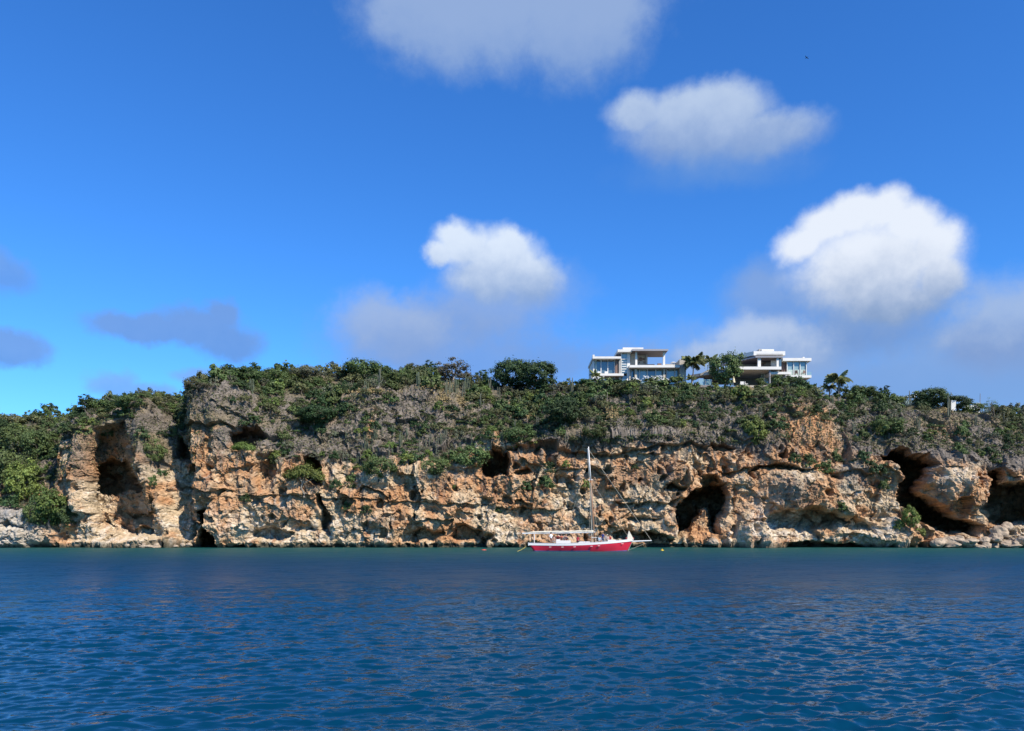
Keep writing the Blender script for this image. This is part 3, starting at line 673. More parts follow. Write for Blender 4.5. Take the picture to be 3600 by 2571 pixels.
tree_proto('umbrella', 'leaf_grey', 'umbrella', 6, 4, 55, 55, .26, 'bark_pale', 2, fork=.45)
tree_proto('acacia', 'leaf_bright', 'umbrella', 6, 4.5, 60, 60, .28, 'bark_pale', 2, fork=.4)
tree_proto('brownish', 'leaf_brown', 'round', 6, 5, 50, 45, .30, 'bark_pale', 2)
tree_proto('tall', 'leaf_dark', 'tall', 3, 5, 34, 45, .26, 'bark', 3, r0=.09)
tree_proto('bright', 'leaf_bright', 'round', 5, 5, 65, 55, .30, 'bark', 3)
tree_proto('spindly', 'leaf_grey', 'tall', 3, 4, 22, 24, .22, 'bark_pale', 2, r0=.06)
tree_proto('pale', 'leaf_pale', 'tall', 4, 4, 26, 26, .16, 'bark_pale', 1, r0=.06)
def tree(kind, px, top, base, width, label, name='tree', group=None, v=None, Yfix=None):
    b = hit(px, base) if Yfix is None else P(px, base, Yfix)
    var = TREES[kind][(v if v is not None else random.randrange(99)) % len(TREES[kind])]
    k = b.y / F; h = (base - top) * k; w = width * k
    o = empty(name, b - Vector((0, 0, .1)), random.uniform(0, 6.28)); o.scale = (w / var[2], w / var[2], h / var[3])
    link(bpy.data.objects.new('trunk', var[1]), o); link(bpy.data.objects.new('crown', var[0]), o)
    return tag(o, label, 'tree', group)

SHRUBS = {}
def shrub_proto(kind, leafm, W, H, ncl, per, leaf, nvar, stems=5):
    SHRUBS[kind] = []
    for v in range(nvar):
        p, nr, sz, tn, cs = crown_points(W, H, ncl, per, leaf, 'shrub', hash_(kind) + v)
        mb = MB()
        for i in range(stems):
            c = cs[i % len(cs)] * (1 + .12 * (i // len(cs))); mb.tube([(c[0] * .1, c[1] * .1, -.3), (c[0] * .4, c[1] * .4, c[2] * .55), tuple(c)], [.04, .03, .012], 4, cap=False)
        SHRUBS[kind].append(leaf_mesh(kind, p, nr, sz, tn, [MATS[leafm], MATS['bark']], (mb.v, mb.f)))
shrub_proto('scrub_bush', 'leaf_dark', 2.2, 1.7, 26, 34, .22, 4)
shrub_proto('leafy_bush', 'leaf_mid', 2.2, 1.8, 26, 34, .24, 4)
shrub_proto('thorn_bush', 'leaf_grey', 2.0, 1.5, 20, 26, .17, 4)
shrub_proto('bright_bush', 'leaf_bright', 2.0, 1.5, 22, 30, .22, 3)
shrub_proto('dry_bush', 'leaf_brown', 2.0, 1.3, 16, 22, .18, 3)
shrub_proto('olive_bush', 'leaf_olive', 2.2, 1.5, 30, 30, .19, 4)
shrub_proto('creeper_bush', 'leaf_mid', 2.4, 1.0, 30, 30, .20, 4)
shrub_proto('twiggy_bush', 'leaf_grey', 2.0, 1.9, 12, 12, .15, 4, 16)
COUNT = {}
def shrub(kind, loc, w, h, label, group):
    v = random.choice(SHRUBS[kind]); o = link(bpy.data.objects.new(kind, v)); COUNT[kind] = COUNT.get(kind, 0) + 1
    o.location = loc; o.rotation_euler = (0, 0, random.uniform(0, 6.28)); o.scale = (w / 2.1, w / 2.1, h / 1.6)
    return tag(o, label, 'bush', group)

CACTI = []
for v in range(7):
    r = random.Random(40 + v); mb = MB(); n = [4, 6, 8, 10, 7, 12, 5][v]
    for i in range(n):
        a = r.uniform(0, 6.28); d = r.uniform(.05, .75) * (.6 + n / 14); h = r.uniform(1.3, 3.3); rr = r.uniform(.06, .10)
        bx, by = d * math.cos(a), d * math.sin(a); lx, ly = r.uniform(-.2, .2), r.uniform(-.2, .2)
        if v in (1, 4): pts = [(bx * .2, by * .2, -.3), (bx * .2, by * .2, .4), (bx * .8, by * .8, .75), (bx, by, 1.1), (bx + lx * .5, by + ly * .5, h)]
        else: pts = [(bx, by, -.3), (bx, by, h * .35), (bx + lx * .4, by + ly * .4, h * .7), (bx + lx, by + ly, h)]
        mb.tube(pts + [tuple(Vector(pts[-1]) + Vector((0, 0, rr)))], [rr * .9] + [rr] * (len(pts) - 1) + [rr * .35], 6)
    me = bpy.data.meshes.new('column_cactus'); me.from_pydata(mb.v, [], mb.f); me.materials.append(MATS['cactus' if v % 2 else 'cactus_grey']); CACTI.append(me)
def cactus(loc, h, label, group, v=None):
    o = link(bpy.data.objects.new('column_cactus', CACTI[random.randrange(7) if v is None else v])); o.location = loc; s = h / 3.0
    o.scale = (s * .9, s * .9, s); o.rotation_euler = (0, 0, random.uniform(0, 6.28)); return tag(o, label, 'cactus', group)

# ------------------------------------------------------------------ named trees
LT = [  # kind, px, top, base, width, label
 ('broad',1275,1256,1335,150,'broad rounded green tree rising highest over the cactus patch on the cliff top'),
 ('tall',1205,1283,1335,60,'dark narrow tree beside the broad rounded green tree'),
 ('umbrella',1075,1287,1345,130,'flat-topped grey-green thorn tree on the cliff crest'),
 ('spindly',1455,1268,1325,75,'thin see-through tree with a pale trunk on the cliff crest'),
 ('tall',1512,1256,1325,58,'slim dark upright tree beside the brownish tree on the crest'),
 ('brownish',1592,1257,1340,130,'brownish green rounded tree on the cliff crest'),
 ('tall',1697,1281,1340,55,'small dark pointed tree between the brownish tree and the dense twin trees'),
 ('dense',1798,1254,1372,135,'very dense dark green tree, slightly taller of the two touching ones'),
 ('dense',1885,1262,1378,140,'very dense dark green tree, broader of the two touching ones'),
 ('broad',1395,1303,1352,120,'low spreading green tree on the bare edge of the crest'),
 ('tall',300,1372,1440,62,'spindly tree standing out above the low wooded headland'),
 ('broad',345,1395,1445,110,'rounded green tree behind the grey rock tower'),
 ('broad',450,1385,1440,110,'dark green tree directly behind the grey rock tower'),
 ('spindly',565,1388,1425,40,'small sparse tree on the saddle between the rock tower and the buttress'),
 ('brownish',690,1338,1375,85,'sparse tree at the outer edge of the grey buttress top'),
 ('broad',870,1286,1350,110,'green tree on the crest behind the grey buttress'),
 ('broad',960,1288,1350,120,'bushy green tree on the crest above the upper cave'),
 ('bright',85,1610,1770,120,'bright green tree on the slope above the pale rock shelf'),
 ('broad',30,1570,1730,130,'large green tree on the slope beside the prow of rock'),
 ('broad',130,1500,1625,110,'green tree growing tight against the prow of rock'),
 ('broad',50,1480,1590,120,'tall green tree high on the wooded slope'),
 ('bright',175,1715,1860,120,'green tree at the foot of the prow above the rock shelf'),
 ('dense',235,1765,1870,105,'dark low tree wedged against the orange foot of the prow'),
 ('broad',125,1760,1850,90,'green tree rooted just behind the pale rock shelf'),
 ('acacia',1070,1632,1735,135,'spreading light green thorn tree in front of the teardrop cave'),
 ('broad',548,1540,1640,90,'green tree growing at the mouth of the high dark cave'),
 ('acacia',855,1555,1612,90,'small green tree inside the wide upper cave of the buttress'),
 ('broad',1640,1560,1660,150,'leafy green tree beside the square dark cave'),
 ('broad',1535,1602,1675,115,'green bushy tree on the ledge next to the square cave tree'),
 ('bright',2647,1462,1575,92,'bright green rounded tree hanging on the grey face above the tall cave'),
 ('broad',1835,1498,1580,135,'leafy green tree on the grey slope above the striped orange wall'),
 ('dense',1105,1418,1500,140,'dark green tree in the gully above the rust coloured patch'),
 ('broad',2095,1490,1548,105,'low green tree above the orange overhang behind the mast'),
 ('broad',1330,1598,1685,130,'green bush-like tree in the cactus ledge'),
 ('dense',1985,1400,1500,130,'dark tree mass in the hollow below the villa garden'),
 ('broad',3125,1458,1535,125,'dark green tree on the upper slope above the deep twin cave'),
 ('broad',2550,1230,1356,128,'tall feathery dark green tree between the two villas'),
 ('broad',3040,1348,1405,110,'rounded olive green tree on the crest next to the leaning palm'),
 ('tall',3108,1342,1400,55,'dark upright tree beside the olive green tree on the crest'),
 ('dense',3280,1338,1412,115,'dense dark tree by the white garden posts, taller one'),
 ('dense',3365,1354,1412,100,'dense dark tree rising right behind a white garden post'),
 ('broad',3425,1382,1420,75,'low dark tree tapering off from the dense trees by the posts'),
 ('pale',3485,1382,1440,60,'wispy pale green tree standing alone on the crest'),
 ('bright',3200,1775,1862,60,'green shrub tree at the mouth of the deep cave'),
]
for t in LT: tree(*t)

# ------------------------------------------------------------------ scattered bushes and cacti
used = []
def free(p, d):
    for u in used:
        if abs(u.x - p.x) < d and (u - p).length < d: return False
    used.append(p); return True
VILLA_ZONES = [(15.5, 37, 152.5, 176), (35, 62, 150.5, 176), (57, 66, 150, 160)]
inz = lambda p: any(a < p.x < b and c < p.y < d for a, b, c, d in VILLA_ZONES)
band = lambda a, b: np.where((S.ravel() > a) & (S.ravel() < b) & (np.abs(fpx - 1800) < 1950) & (np.arange(NR * NC) % NC > 3))[0]
slope_i = band(4.0, 6.15); upper_i = band(3.1, 4.1); ledge_i = band(2.05, 3.0)
KL = {'olive_bush': 'olive green bush', 'creeper_bush': 'low green creeper bush', 'twiggy_bush': 'half-bare twiggy grey bush', 'scrub_bush': 'dark green scrub bush', 'leafy_bush': 'leafy mid-green bush', 'thorn_bush': 'grey-green thorn bush', 'bright_bush': 'bright yellow-green bush', 'dry_bush': 'dry brownish bush'}
ANCH = [(190, 'beside the prow of rock'), (500, 'behind the grey rock tower'), (650, 'in the saddle'), (1000, 'over the grey buttress'), (1200, 'by the flat-topped thorn tree'), (1400, 'under the broad rounded tree'),
        (1560, 'near the slim dark tree'), (1740, 'near the brownish crest tree'), (2040, 'below the dense twin trees'), (2420, 'below the glazed villa'), (2760, 'below the cantilever villa'), (3000, 'below the leaning palm'), (3230, 'below the large agave'), (9999, 'below the white garden posts')]
def scatter(ids, n, kinds, wts, smin, smax, sep, where, test=None):
    k = 0; tries = 0
    while k < n and tries < n * 14:
        tries += 1; i = ids[rng.integers(len(ids))]; p = Vector(gv[i])
        if inz(p) or not bare(fpx[i], fpy[i]) or (test and not test(fpx[i], fpy[i])): continue
        kd = random.choices(kinds, wts)[0]
        if COUNT.get(kd, 0) >= 285: continue
        w = random.uniform(smin, smax)
        if not free(p, sep * w): continue
        size = 'small' if w < 1.7 else ('large' if w > 3.0 else 'mid-sized'); anc = next(t_ for m_, t_ in ANCH if fpx[i] < m_)
        lb = size + ' ' + KL[kd] + ' ' + where + ' ' + anc
        shrub(kd, p - Vector((0, 0, .15)), w, w * (random.uniform(.5, .85) if kd != 'creeper_bush' else .35), lb, lb.replace('bush', 'bushes')); k += 1
K5 = ['scrub_bush', 'leafy_bush', 'thorn_bush', 'bright_bush', 'dry_bush', 'olive_bush', 'creeper_bush', 'twiggy_bush']
CLEAR = [(3318, 3470, 1395, 1500), (3410, 3465, 1395, 1540), (3155, 3225, 1395, 1525), (3030, 3086, 1380, 1490), (3275, 3350, 1400, 1500), (3440, 3495, 1415, 1530), (2895, 3000, 1350, 1430), (2790, 2945, 1480, 1620), (1400, 1640, 1370, 1440)]
bare = lambda px, py: not any(a < px < b and c < py < d for a, b, c, d in CLEAR)
scatter(slope_i, 620, K5, [3.5, 5, 3, 1.3, 1.0, 5, 1, 1.0], 1.6, 4.6, .40, 'on the crest', bare)
scatter(band(3.6, 4.4), 210, K5, [4, 4, 3, 1, 1, 4, 3, 1], 1.2, 3.0, .5, 'on the rim', lambda px, py: not (1400 < px < 1640 or 700 < px < 810))
scatter(upper_i, 170, K5, [4, 4, 3, 1, 1.2, 4, 4, 1], 1.0, 2.6, .55, 'on the grey face', lambda px, py: px > 850 or px < 180)
scatter(upper_i, 80, K5, [2, 4, 3, 1.2, 1.2, 6, 6, 1], 1.2, 2.8, .5, 'on the grey face', lambda px, py: 950 < px < 1750)
scatter(upper_i, 130, K5, [4, 4, 2, 1.2, 1, 5, 4, 1], 1.2, 3.2, .5, 'on the grey face', lambda px, py: px > 1680)
scatter(band(2.6, 3.3), 70, K5, [3, 3, 2, 1.2, 1, 4, 4, 1], 1.0, 2.4, .5, 'below the grey face', lambda px, py: px > 1700)
scatter(ledge_i, 100, K5, [2, 4, 3, 2, 1, 2, 2, 1], 1.2, 3.0, .5, 'on the cactus ledge', lambda px, py: 930 < px < 1900)
scatter(band(2.0, 5.6), 130, K5, [4, 6, 2, 1.2, 1, 3, 0, 1], 1.8, 3.6, .5, 'on the wooded slope', lambda px, py: px < 185 and py < 1800)
scatter(band(3.2, 5), 40, K5, [4, 4, 2, .5, 1, 3, 0, 1], 1.6, 3.2, .5, 'among rocks', lambda px, py: 500 < px < 650)
ANCH2 = [(330, 'on the orange prow'), (700, 'beside the big alcove'), (1000, 'under the wide upper cave'), (1350, 'near the teardrop cave'), (1800, 'near the square dark cave'), (2010, 'behind the boom of the sloop'), (2400, 'behind the mast'), (2880, 'beside the tall cave'), (3020, 'under the rust coloured scar'), (3260, 'at the deep cave'), (9999, 'over the rock pile')]
LFACE = [(1935,1640,50),(1920,1690,60),(1850,1705,45),(1230,1690,55),(1222,1780,40),(1290,1790,36),(860,1750,36),(1990,1630,30),(2230,1640,26),(3105,1705,40),(3080,1640,60),(3030,1610,60),(2850,1620,60),(2900,1640,50),(2930,1600,50),
         (3160,1840,50),(3230,1865,50),(3180,1810,45),(3370,1580,50),(3440,1590,40),(3500,1610,45),(2790,1610,40),(170,1745,50),(540,1690,40),(570,1660,36),(1750,1790,30),(2060,1700,40),(1600,1710,24),(960,1620,30),(1180,1700,40),(2960,1780,36),(300,1520,50),(240,1500,50),(380,1520,40),(500,1520,50)]
for px, py, w in LFACE:
    p = hit(px, py); shrub(random.choice(['leafy_bush', 'scrub_bush', 'leafy_bush', 'bright_bush']), p + Vector((0, -.2, -w / 45.0)), w / 18.5, w / 22.0, 'bush rooted in the lower cliff face ' + next(t_ for m_, t_ in ANCH2 if px < m_), 'bushes rooted in the lower cliff face ' + next(t_ for m_, t_ in ANCH2 if px < m_))
def scactus(ids, n, hmin, hmax, where, test=None, sep=.9):
    k = 0; t = 0
    while k < n and t < n * 20:
        t += 1; i = ids[rng.integers(len(ids))]; p = Vector(gv[i])
        if inz(p) or (test and not test(fpx[i], fpy[i])) or not free(p, sep): continue
        h_ = random.uniform(hmin, hmax); v_ = random.randrange(7); anc = next(t_ for m_, t_ in ANCH if fpx[i] < m_)
        lb = ('sparse', 'branching', 'dense', 'dense', 'branching', 'crowded', 'sparse')[v_] + (' tall' if h_ > 2.4 else ' low') + ' column cactus clump ' + where + ' ' + anc
        cactus(p, h_, lb, lb.replace('clump', 'clumps'), v_); k += 1
scactus(band(2.3, 3.25), 50, 1.2, 2.2, 'on the ledge', lambda px, py: 1180 < px < 1620, .5)
scactus(band(2.3, 3.3), 20, 1.3, 2.4, 'on the grey slope', lambda px, py: 1620 < px < 2150)
scactus(upper_i, 30, 1.0, 2.0, 'on the grey face', lambda px, py: px > 2150)
scactus(band(3.95, 5.2), 12, 1.8, 3.0, 'on the crest', lambda px, py: 850 < px < 2050, 1.2)
for px, py, h, v in [(1285,1395,3.0,1),(1335,1355,3.2,4),(1640,1375,3.4,3),(1725,1380,3.0,0),(1470,1365,3.2,1),(3335,1460,3.4,2),(3200,1430,3.0,0),(3110,1400,3,3)]:
    cactus(hit(px, py), h, 'tall column cactus standing clear of the scrub on the crest', 'column cacti standing clear on the crest', v)

# ground cover between the bushes: dry grass and low herbs nobody could count
def ground_cover():
    ids = np.concatenate([band(3.7, 6.3), band(2.4, 3.1), band(3.0, 3.8)]); n = 60000
    pk = gv[ids[rng.integers(len(ids), size=n)]]
    okm = ~np.array([any(a < p[0] < b and c < p[1] < d for a, b, c, d in VILLA_ZONES) for p in pk]); pk = pk[okm]; n = len(pk)
    p = pk + rng.normal(size=(n, 3)) * [.15, .15, .12] + [0, 0, .12]
    me = leaf_mesh('ground_cover', p, rng.normal(size=(n, 3)) + [0, -.3, .3], rng.uniform(.18, .42, n), rng.random(n), [MATS['leaf_olive']])
    tag(link(bpy.data.objects.new('ground_cover', me)), 'low grey-green herbs covering the ground between bushes', kind='stuff')
    g = []
    for px, py, rx, ry in [(1840,1430,75,22),(1860,1460,40,14),(2145,1440,30,14),(1560,1400,20,24),(1625,1410,14,24),(1530,1360,90,12),(3330,1440,20,20),(2610,1368,30,6),(2150,1460,30,10),(1300,1378,60,8)]:
        for i in range(260): g.append(hit(px + random.gauss(0, .5) * rx, py + random.gauss(0, .5) * ry))
    g = np.array([tuple(a) for a in g]) + rng.normal(size=(len(g), 3)) * [.25, .25, .05] + [0, 0, .15]
    me = leaf_mesh('dry_grass', g, rng.normal(size=(len(g), 3)) * [1, 1, .2], rng.uniform(.3, .65, len(g)), rng.random(len(g)), [MATS['dry_grass']])
    tag(link(bpy.data.objects.new('dry_grass', me)), 'straw coloured dry grass in patches on the slope', kind='stuff')
ground_cover()

# ------------------------------------------------------------------ palms, agaves, flowering bushes
def frond_mesh(seed, L=2.6, droop=1.0):
    r = random.Random(seed); v, f = [], []; N = 16; pts = []
    for i in range(N + 1):
        t = i / N; pts.append(Vector((L * (t - .18 * droop * t * t), 0, L * (.42 * t - .62 * droop * t * t))))
    mb = MB(); mb.tube(pts, [.035 * (1 - .8 * i / N) for i in range(N + 1)], 5)
    v = list(mb.v); f = list(mb.f)
    for i in range(1, N + 1):
        for sd in (-1, 1):
            for h in (0, .5):
                t = (i - h) / N; p = pts[i].lerp(pts[i - 1], h); l = L * .33 * math.sin(math.pi * (t * .82 + .12)) * r.uniform(.85, 1.1)
                d = Vector((.45, sd * .75, -.55 - .4 * r.random())).normalized() * l; w = Vector((.075, 0, .02))
                b = len(v); v += [tuple(p - w), tuple(p + w), tuple(p + d * .6 + w * .9), tuple(p + d + Vector((0, 0, -.05 * L))), tuple(p + d * .6 - w * .9)]; f.append((b, b + 1, b + 2, b + 3, b + 4))
    me = bpy.data.meshes.new('frond'); me.from_pydata([tuple(a) for a in v], [], f); me.materials.append(MATS['leaf_palm'])
    at = me.attributes.new('tone', 'FLOAT', 'POINT'); at.data.foreach_set('value', [r.uniform(.3, .8) for _ in v]); return me
FRONDS = [frond_mesh(1, 2.6, 1.0), frond_mesh(2, 2.6, .6), frond_mesh(3, 2.5, 1.4)]
def palm(px, crown_py, base_py, size_px, Yd_, lean, label, n=15, wind=0.0):
    b = P(px, base_py, Yd_); top = P(px + lean, crown_py, Yd_) - b; k = Yd_ / F; s = size_px * k / 2.6
    o = empty('palm_tree', b)
    mb = MB(); mb.tube([(0, 0, -1.5), (0, 0, 0), tuple(top * .5 + Vector((.12, 0, 0))), tuple(top)], [.20, .18, .13, .12], 8); mb.build('trunk', MATS['bark_pale'], o, True)
    for i in range(n):
        fo = link(bpy.data.objects.new('frond', FRONDS[i % 3]), o); fo.location = top
        a = 2 * math.pi * i / n * 1.0 + random.uniform(-.2, .2); fo.rotation_euler = (random.uniform(-.2, .2), -random.uniform(-.25, .75) + wind * math.cos(a), a); q_ = s * random.uniform(.85, 1.1); fo.scale = (q_, q_, q_)
    return tag(o, label, 'palm tree')
palm(2432, 1276, 1345, 52, 160, 6, 'coconut palm beside the stone tower of the villa', 26)
palm(2492, 1268, 1345, 36, 166, 4, 'palm half hidden behind the tall feathery tree', 14)
palm(2592, 1285, 1345, 26, 168, 0, 'small palm between the feathery tree and the villa terrace', 12)
palm(2948, 1334, 1400, 56, 152, -3, 'leaning coconut palm on the bare rocky corner of the crest', 18, .15)
palm(2915, 1362, 1400, 34, 155, 0, 'short yellowish palm next to the leaning coconut palm', 12)
palm(2092, 1318, 1350, 26, 158, 0, 'small palm at the glazed corner of the villa', 13)
palm(2430, 1330, 1352, 22, 157, 0, 'low palm tuft at the villa garden edge', 11)

def agave(px, py, size_px, label):
    b = hit(px, py); s = size_px * b.y / F / 2 * 1.15
    o = empty('agave', b)
    m_ = bpy.data.meshes.get('agave_leaf')
    if not m_:
        mb = MB(); v = [(0, -.07, 0), (0, .07, 0), (.35, .10, .05), (.35, -.10, .05), (.35, 0, -.02), (.75, .06, .05), (.75, -.06, .05), (.75, 0, 0), (1, 0, .04)]
        f = [(0, 4, 2, 1), (0, 3, 4), (4, 7, 5, 2), (3, 6, 7, 4), (7, 8, 5), (6, 8, 7), (0, 1, 2, 3), (3, 2, 5, 6), (6, 5, 8)]
        m_ = bpy.data.meshes.new('agave_leaf'); m_.from_pydata(v, [], f); m_.materials.append(MATS['agave'])
    for i in range(22):
        l = link(bpy.data.objects.new('leaf', m_), o); t = i / 22; l.rotation_euler = (0, -R(12 + 68 * t), i * 2.4); l.scale = (s * (1.05 - .2 * t),) * 3
    return tag(o, label, 'agave')
agave(3058, 1408, 40, 'pale blue agave rosette below the olive green crest tree')
agave(3190, 1428, 52, 'large pale agave rosette on the crest by the flowering bush')
agave(3322, 1428, 34, 'small pale agave rosette near the white posts')
agave(3465, 1450, 36, 'pale agave rosette below the wispy tree')
agave(3288, 1430, 20, 'tiny pale agave rosette between the larger ones')

def flowering(px, py, w_px, h_px, Y_, label, nf=90, kind='leafy_bush'):
    b = P(px, py, Y_) if px < 3000 else hit(px, py); k = b.y / F; w, h = w_px * k, h_px * k
    o = empty('flowering_bush', b)
    fo = link(bpy.data.objects.new('foliage', random.choice(SHRUBS[kind])), o); fo.scale = (w / 2.1, w / 2.1, h / 1.6)
    r = np.random.default_rng(int(px)); c = np.zeros((nf, 3)); a = r.uniform(3.3, 6.1, nf); e = r.uniform(.15, 1.2, nf)
    c[:, 0] = np.cos(a) * np.cos(e) * w * .48; c[:, 1] = np.sin(a) * np.cos(e) * w * .48; c[:, 2] = h * (.2 + .85 * np.sin(e))
    cl = r.uniform(-1, 1, size=(8, 3)) * [.38 * w, .06 * w, .12 * h] + [0, -.40 * w, .80 * h]
    c = np.where((r.random(nf) < .6)[:, None], cl[r.integers(8, size=nf)] + r.normal(size=(nf, 3)) * [.12, .06, .08], c)
    me = leaf_mesh('blossom', c, r.normal(size=(nf, 3)) * .5 + [.2, -1, .6], r.uniform(.12, .26, nf), r.random(nf), [MATS['flower_white']])
    tag(link(bpy.data.objects.new('blossom', me), o), kind='stuff')
    return tag(o, label, 'bush')
flowering(2098, 1350, 60, 22, 156, 'white-blossomed bush under the glazed corner of the villa', 70)
flowering(2225, 1356, 70, 25, 157, 'white-flowering hedge bush below the villa terrace, the leafier one', 60)
flowering(2290, 1354, 90, 28, 156.5, 'white-flowering hedge bush below the villa terrace, thick with blossom', 150)
flowering(2338, 1356, 40, 24, 156, 'small white-flowering bush at the end of the villa hedge', 40)
flowering(3215, 1418, 66, 44, 157, 'white-flowering bush on the crest beside the large agave', 60)
flowering(3395, 1432, 60, 20, 158, 'low white-flowering bush between the two white posts', 40)
for i, (px, py, w, h, Y_, kd, lb) in enumerate([
 (2385,1365,80,44,155.5,'leafy_bush','big leafy hedge bush at the stone tower of the villa'), (2330,1392,120,60,154,'leafy_bush','large green bush tumbling over the rim below the villa hedge'),
 (2440,1388,70,40,154,'leafy_bush','green bush in front of the dark pool deck'), (2510,1375,56,32,154,'bright_bush','bright green bush beside the pool deck'),
 (2678,1368,56,40,154,'leafy_bush','green bush at the edge of the dining terrace'), (2740,1362,80,46,154.5,'leafy_bush','olive bush under the slender villa column'),
 (2805,1385,66,58,153,'scrub_bush','tall dark bush below the glazed wing of the villa'), (2780,1350,60,28,156,'leafy_bush','green bush tucked under the villa balcony slab'),
 (2160,1364,120,30,155,'scrub_bush','wide dark bush below the glazed corner of the villa'), (2060,1372,110,40,155,'scrub_bush','wide dark bush on the slope outside the villa garden'),
 (2110,1398,110,46,153,'leafy_bush','green bush on the slope below the wide dark one'), (2200,1392,90,40,153,'scrub_bush','dark bush over the pale rocks below the villa'),
 (2570,1385,60,30,152,'thorn_bush','grey bush among rocks under the dining terrace'), (2960,1400,60,44,152.5,'leafy_bush','green bush at the foot of the leaning palm')]):
    shrub(kd, P(px, py, Y_), w * Y_ / F, h * Y_ / F, lb, None)

# ------------------------------------------------------------------ villas
class House:
    def __init__(s, name, label, base):
        s.b = Vector(base); s.o = empty(name, s.b); tag(s.o, label, 'house')
    def add(s, name, m, mb, parent=None, label=None):
        o = mb.build(name, MATS[m], parent or s.o)
        if parent is None: o.location = -s.b
        if label: o['label'] = label
        return o
    def box(s, name, m, px0, px1, py0, py1, Yf, dep, parent=None, label=None):
        a = P(px0, py1, Yf); c = P(px1, py0, Yf); mb = MB().box(a.x, c.x, Yf, Yf + dep, a.z, c.z)
        return s.add(name, m, mb, parent, label)
    def prism(s, name, m, pts, z0, z1): return s.add(name, m, MB().prism(pts, z0, z1))
YL = 163.0
H = House('modern_villa', 'white two-storey villa with roof terrace canopy and glass stair tower', P(2230, 1345, YL))
B = H.box
zG = lambda py, Y_=YL: P(0, py, Y_).z
# left wing
B('roof_slab', 'white_render', 2083.5, 2183.6, 1253.5, 1261, YL - 1.6, 10)
B('parapet', 'white_render', 2083.5, 2090.5, 1247.5, 1253.5, YL - 1.6, 1)
B('side_wall', 'white_render', 2085, 2090, 1261.2, 1350, YL - .2, 9)
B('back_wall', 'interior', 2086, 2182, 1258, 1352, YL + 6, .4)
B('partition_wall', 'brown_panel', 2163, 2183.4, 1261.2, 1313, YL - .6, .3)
B('ceiling', 'interior', 2090.2, 2182, 1256, 1258, YL + .2, 6)
for a in (2111.6, 2135.6, 2159.2): B('mullion', 'white_paint', a, a + 2.8, 1261.2, 1313, YL - .3, .25)
for a, b in ((2090.3, 2111.4), (2114.6, 2135.4), (2138.6, 2159)): B('window_pane', 'glass_dark', a, b, 1261.4, 1313, YL, .06)
B('curtain_strip', 'curtain', 2092, 2098, 1262, 1312, YL - .12, .05)
B('balcony_slab', 'white_render', 2090.3, 2193, 1313.2, 1321.3, YL - 1.7, 8)
for a in (2137, 2160): B('mullion', 'white_paint', a, a + 2.6, 1321.5, 1352, YL - .2, .2)
for a, b in ((2092, 2136.8), (2139.8, 2159.8)): B('window_pane', 'glass_dark', a, b, 1321.5, 1352, YL, .06)
B('partition_wall', 'brown_panel', 2163, 2183, 1321.6, 1352, YL - .4, .3)
B('fin_wall', 'grey_render', 2176, 2184.3, 1262, 1352, YL - .9, 3)
for a in (2101, 2126): B('daybed', 'white_paint', a, a + 10, 1306, 1312.9, YL - 1.3, .8)
# stair tower
B('stair_glass', 'glass_pale', 2185, 2204, 1238, 1313, YL - .4, .06); B('stair_glass', 'glass_dark', 2187, 2203.5, 1322, 1350, YL - .4, .06)
for i in range(6): B('stair_tread', 'white_paint', 2186 + (i % 2) * 1.5, 2202 + (i % 2), 1262 + i * 8.6, 1265 + i * 8.6, YL - .55, .12)
B('stair_beam', 'white_paint', 2184.5, 2204.3, 1260.5, 1264, YL - .62, .2)
B('stair_frame', 'white_paint', 2183.8, 2185.6, 1237.4, 1316, YL - .7, .3)
B('tower_roof', 'white_render', 2171.7, 2222, 1228.6, 1237.3, YL - 1.6, 8); B('tower_roof_upstand', 'white_render', 2189.5, 2261.8, 1222, 1228.4, YL - 1.0, 7)
B('tower_wall', 'white_render', 2204.6, 2215, 1237.5, 1350, YL - .5, 4)
B('stair_side_wall', 'beige_render', 2215.2, 2234, 1237.5, 1283, YL + .8, .4)
B('tower_back_wall', 'grey_render', 2184, 2232, 1238, 1350, YL + 5, .4)
# canopy over the roof terrace
mb = MB().box(*[P(p, 0, YL - 2.2).x for p in (2221.8, 2349.8)], YL - 2.2, YL - 2.0, zG(1233.6, YL - 2.2), zG(1227.6, YL - 2.2)); H.add('canopy_fascia', 'grey_metal', mb)
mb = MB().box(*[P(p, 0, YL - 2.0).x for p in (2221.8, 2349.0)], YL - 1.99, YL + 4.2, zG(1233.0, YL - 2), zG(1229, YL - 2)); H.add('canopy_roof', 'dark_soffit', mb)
for a, b in ((2233.6, 2240.6), (2331, 2338.4)): B('canopy_column', 'white_render', a, b, 1235.2, 1283.6, YL - 1.0, .4)
B('canopy_column', 'grey_render', 2270, 2276.5, 1240, 1284, YL + 1.6, .4)
B('terrace_wall', 'stone_tile', 2240.8, 2270, 1244, 1284, YL + 2.0, .3)
for cx, cy, rr in ((2252, 1263.5, 6.8), (2262.5, 1263.5, 4.0), (2247, 1276, 2.6), (2264, 1274, 2.4)):
    c = P(cx, cy, YL + 2.0); mb = MB(); mb.tube([(c.x, YL + 1.9, c.z), (c.x, YL + 1.99, c.z)], rr * YL / F, 18); H.add('wall_disc', 'brown_panel', mb)
B('terrace_slab', 'white_render', 2212.7, 2390, 1283.7, 1292.2, YL - 2.0, 11)
B('terrace_parapet', 'beige_render', 2340, 2386, 1280.5, 1283.5, YL + 4, .3)
B('planter', 'brown_panel', 2312, 2326, 1278, 1283.5, YL + 2.5, .6); B('bench', 'brown_panel', 2276, 2301, 1281, 1283.5, YL + 1, .6)
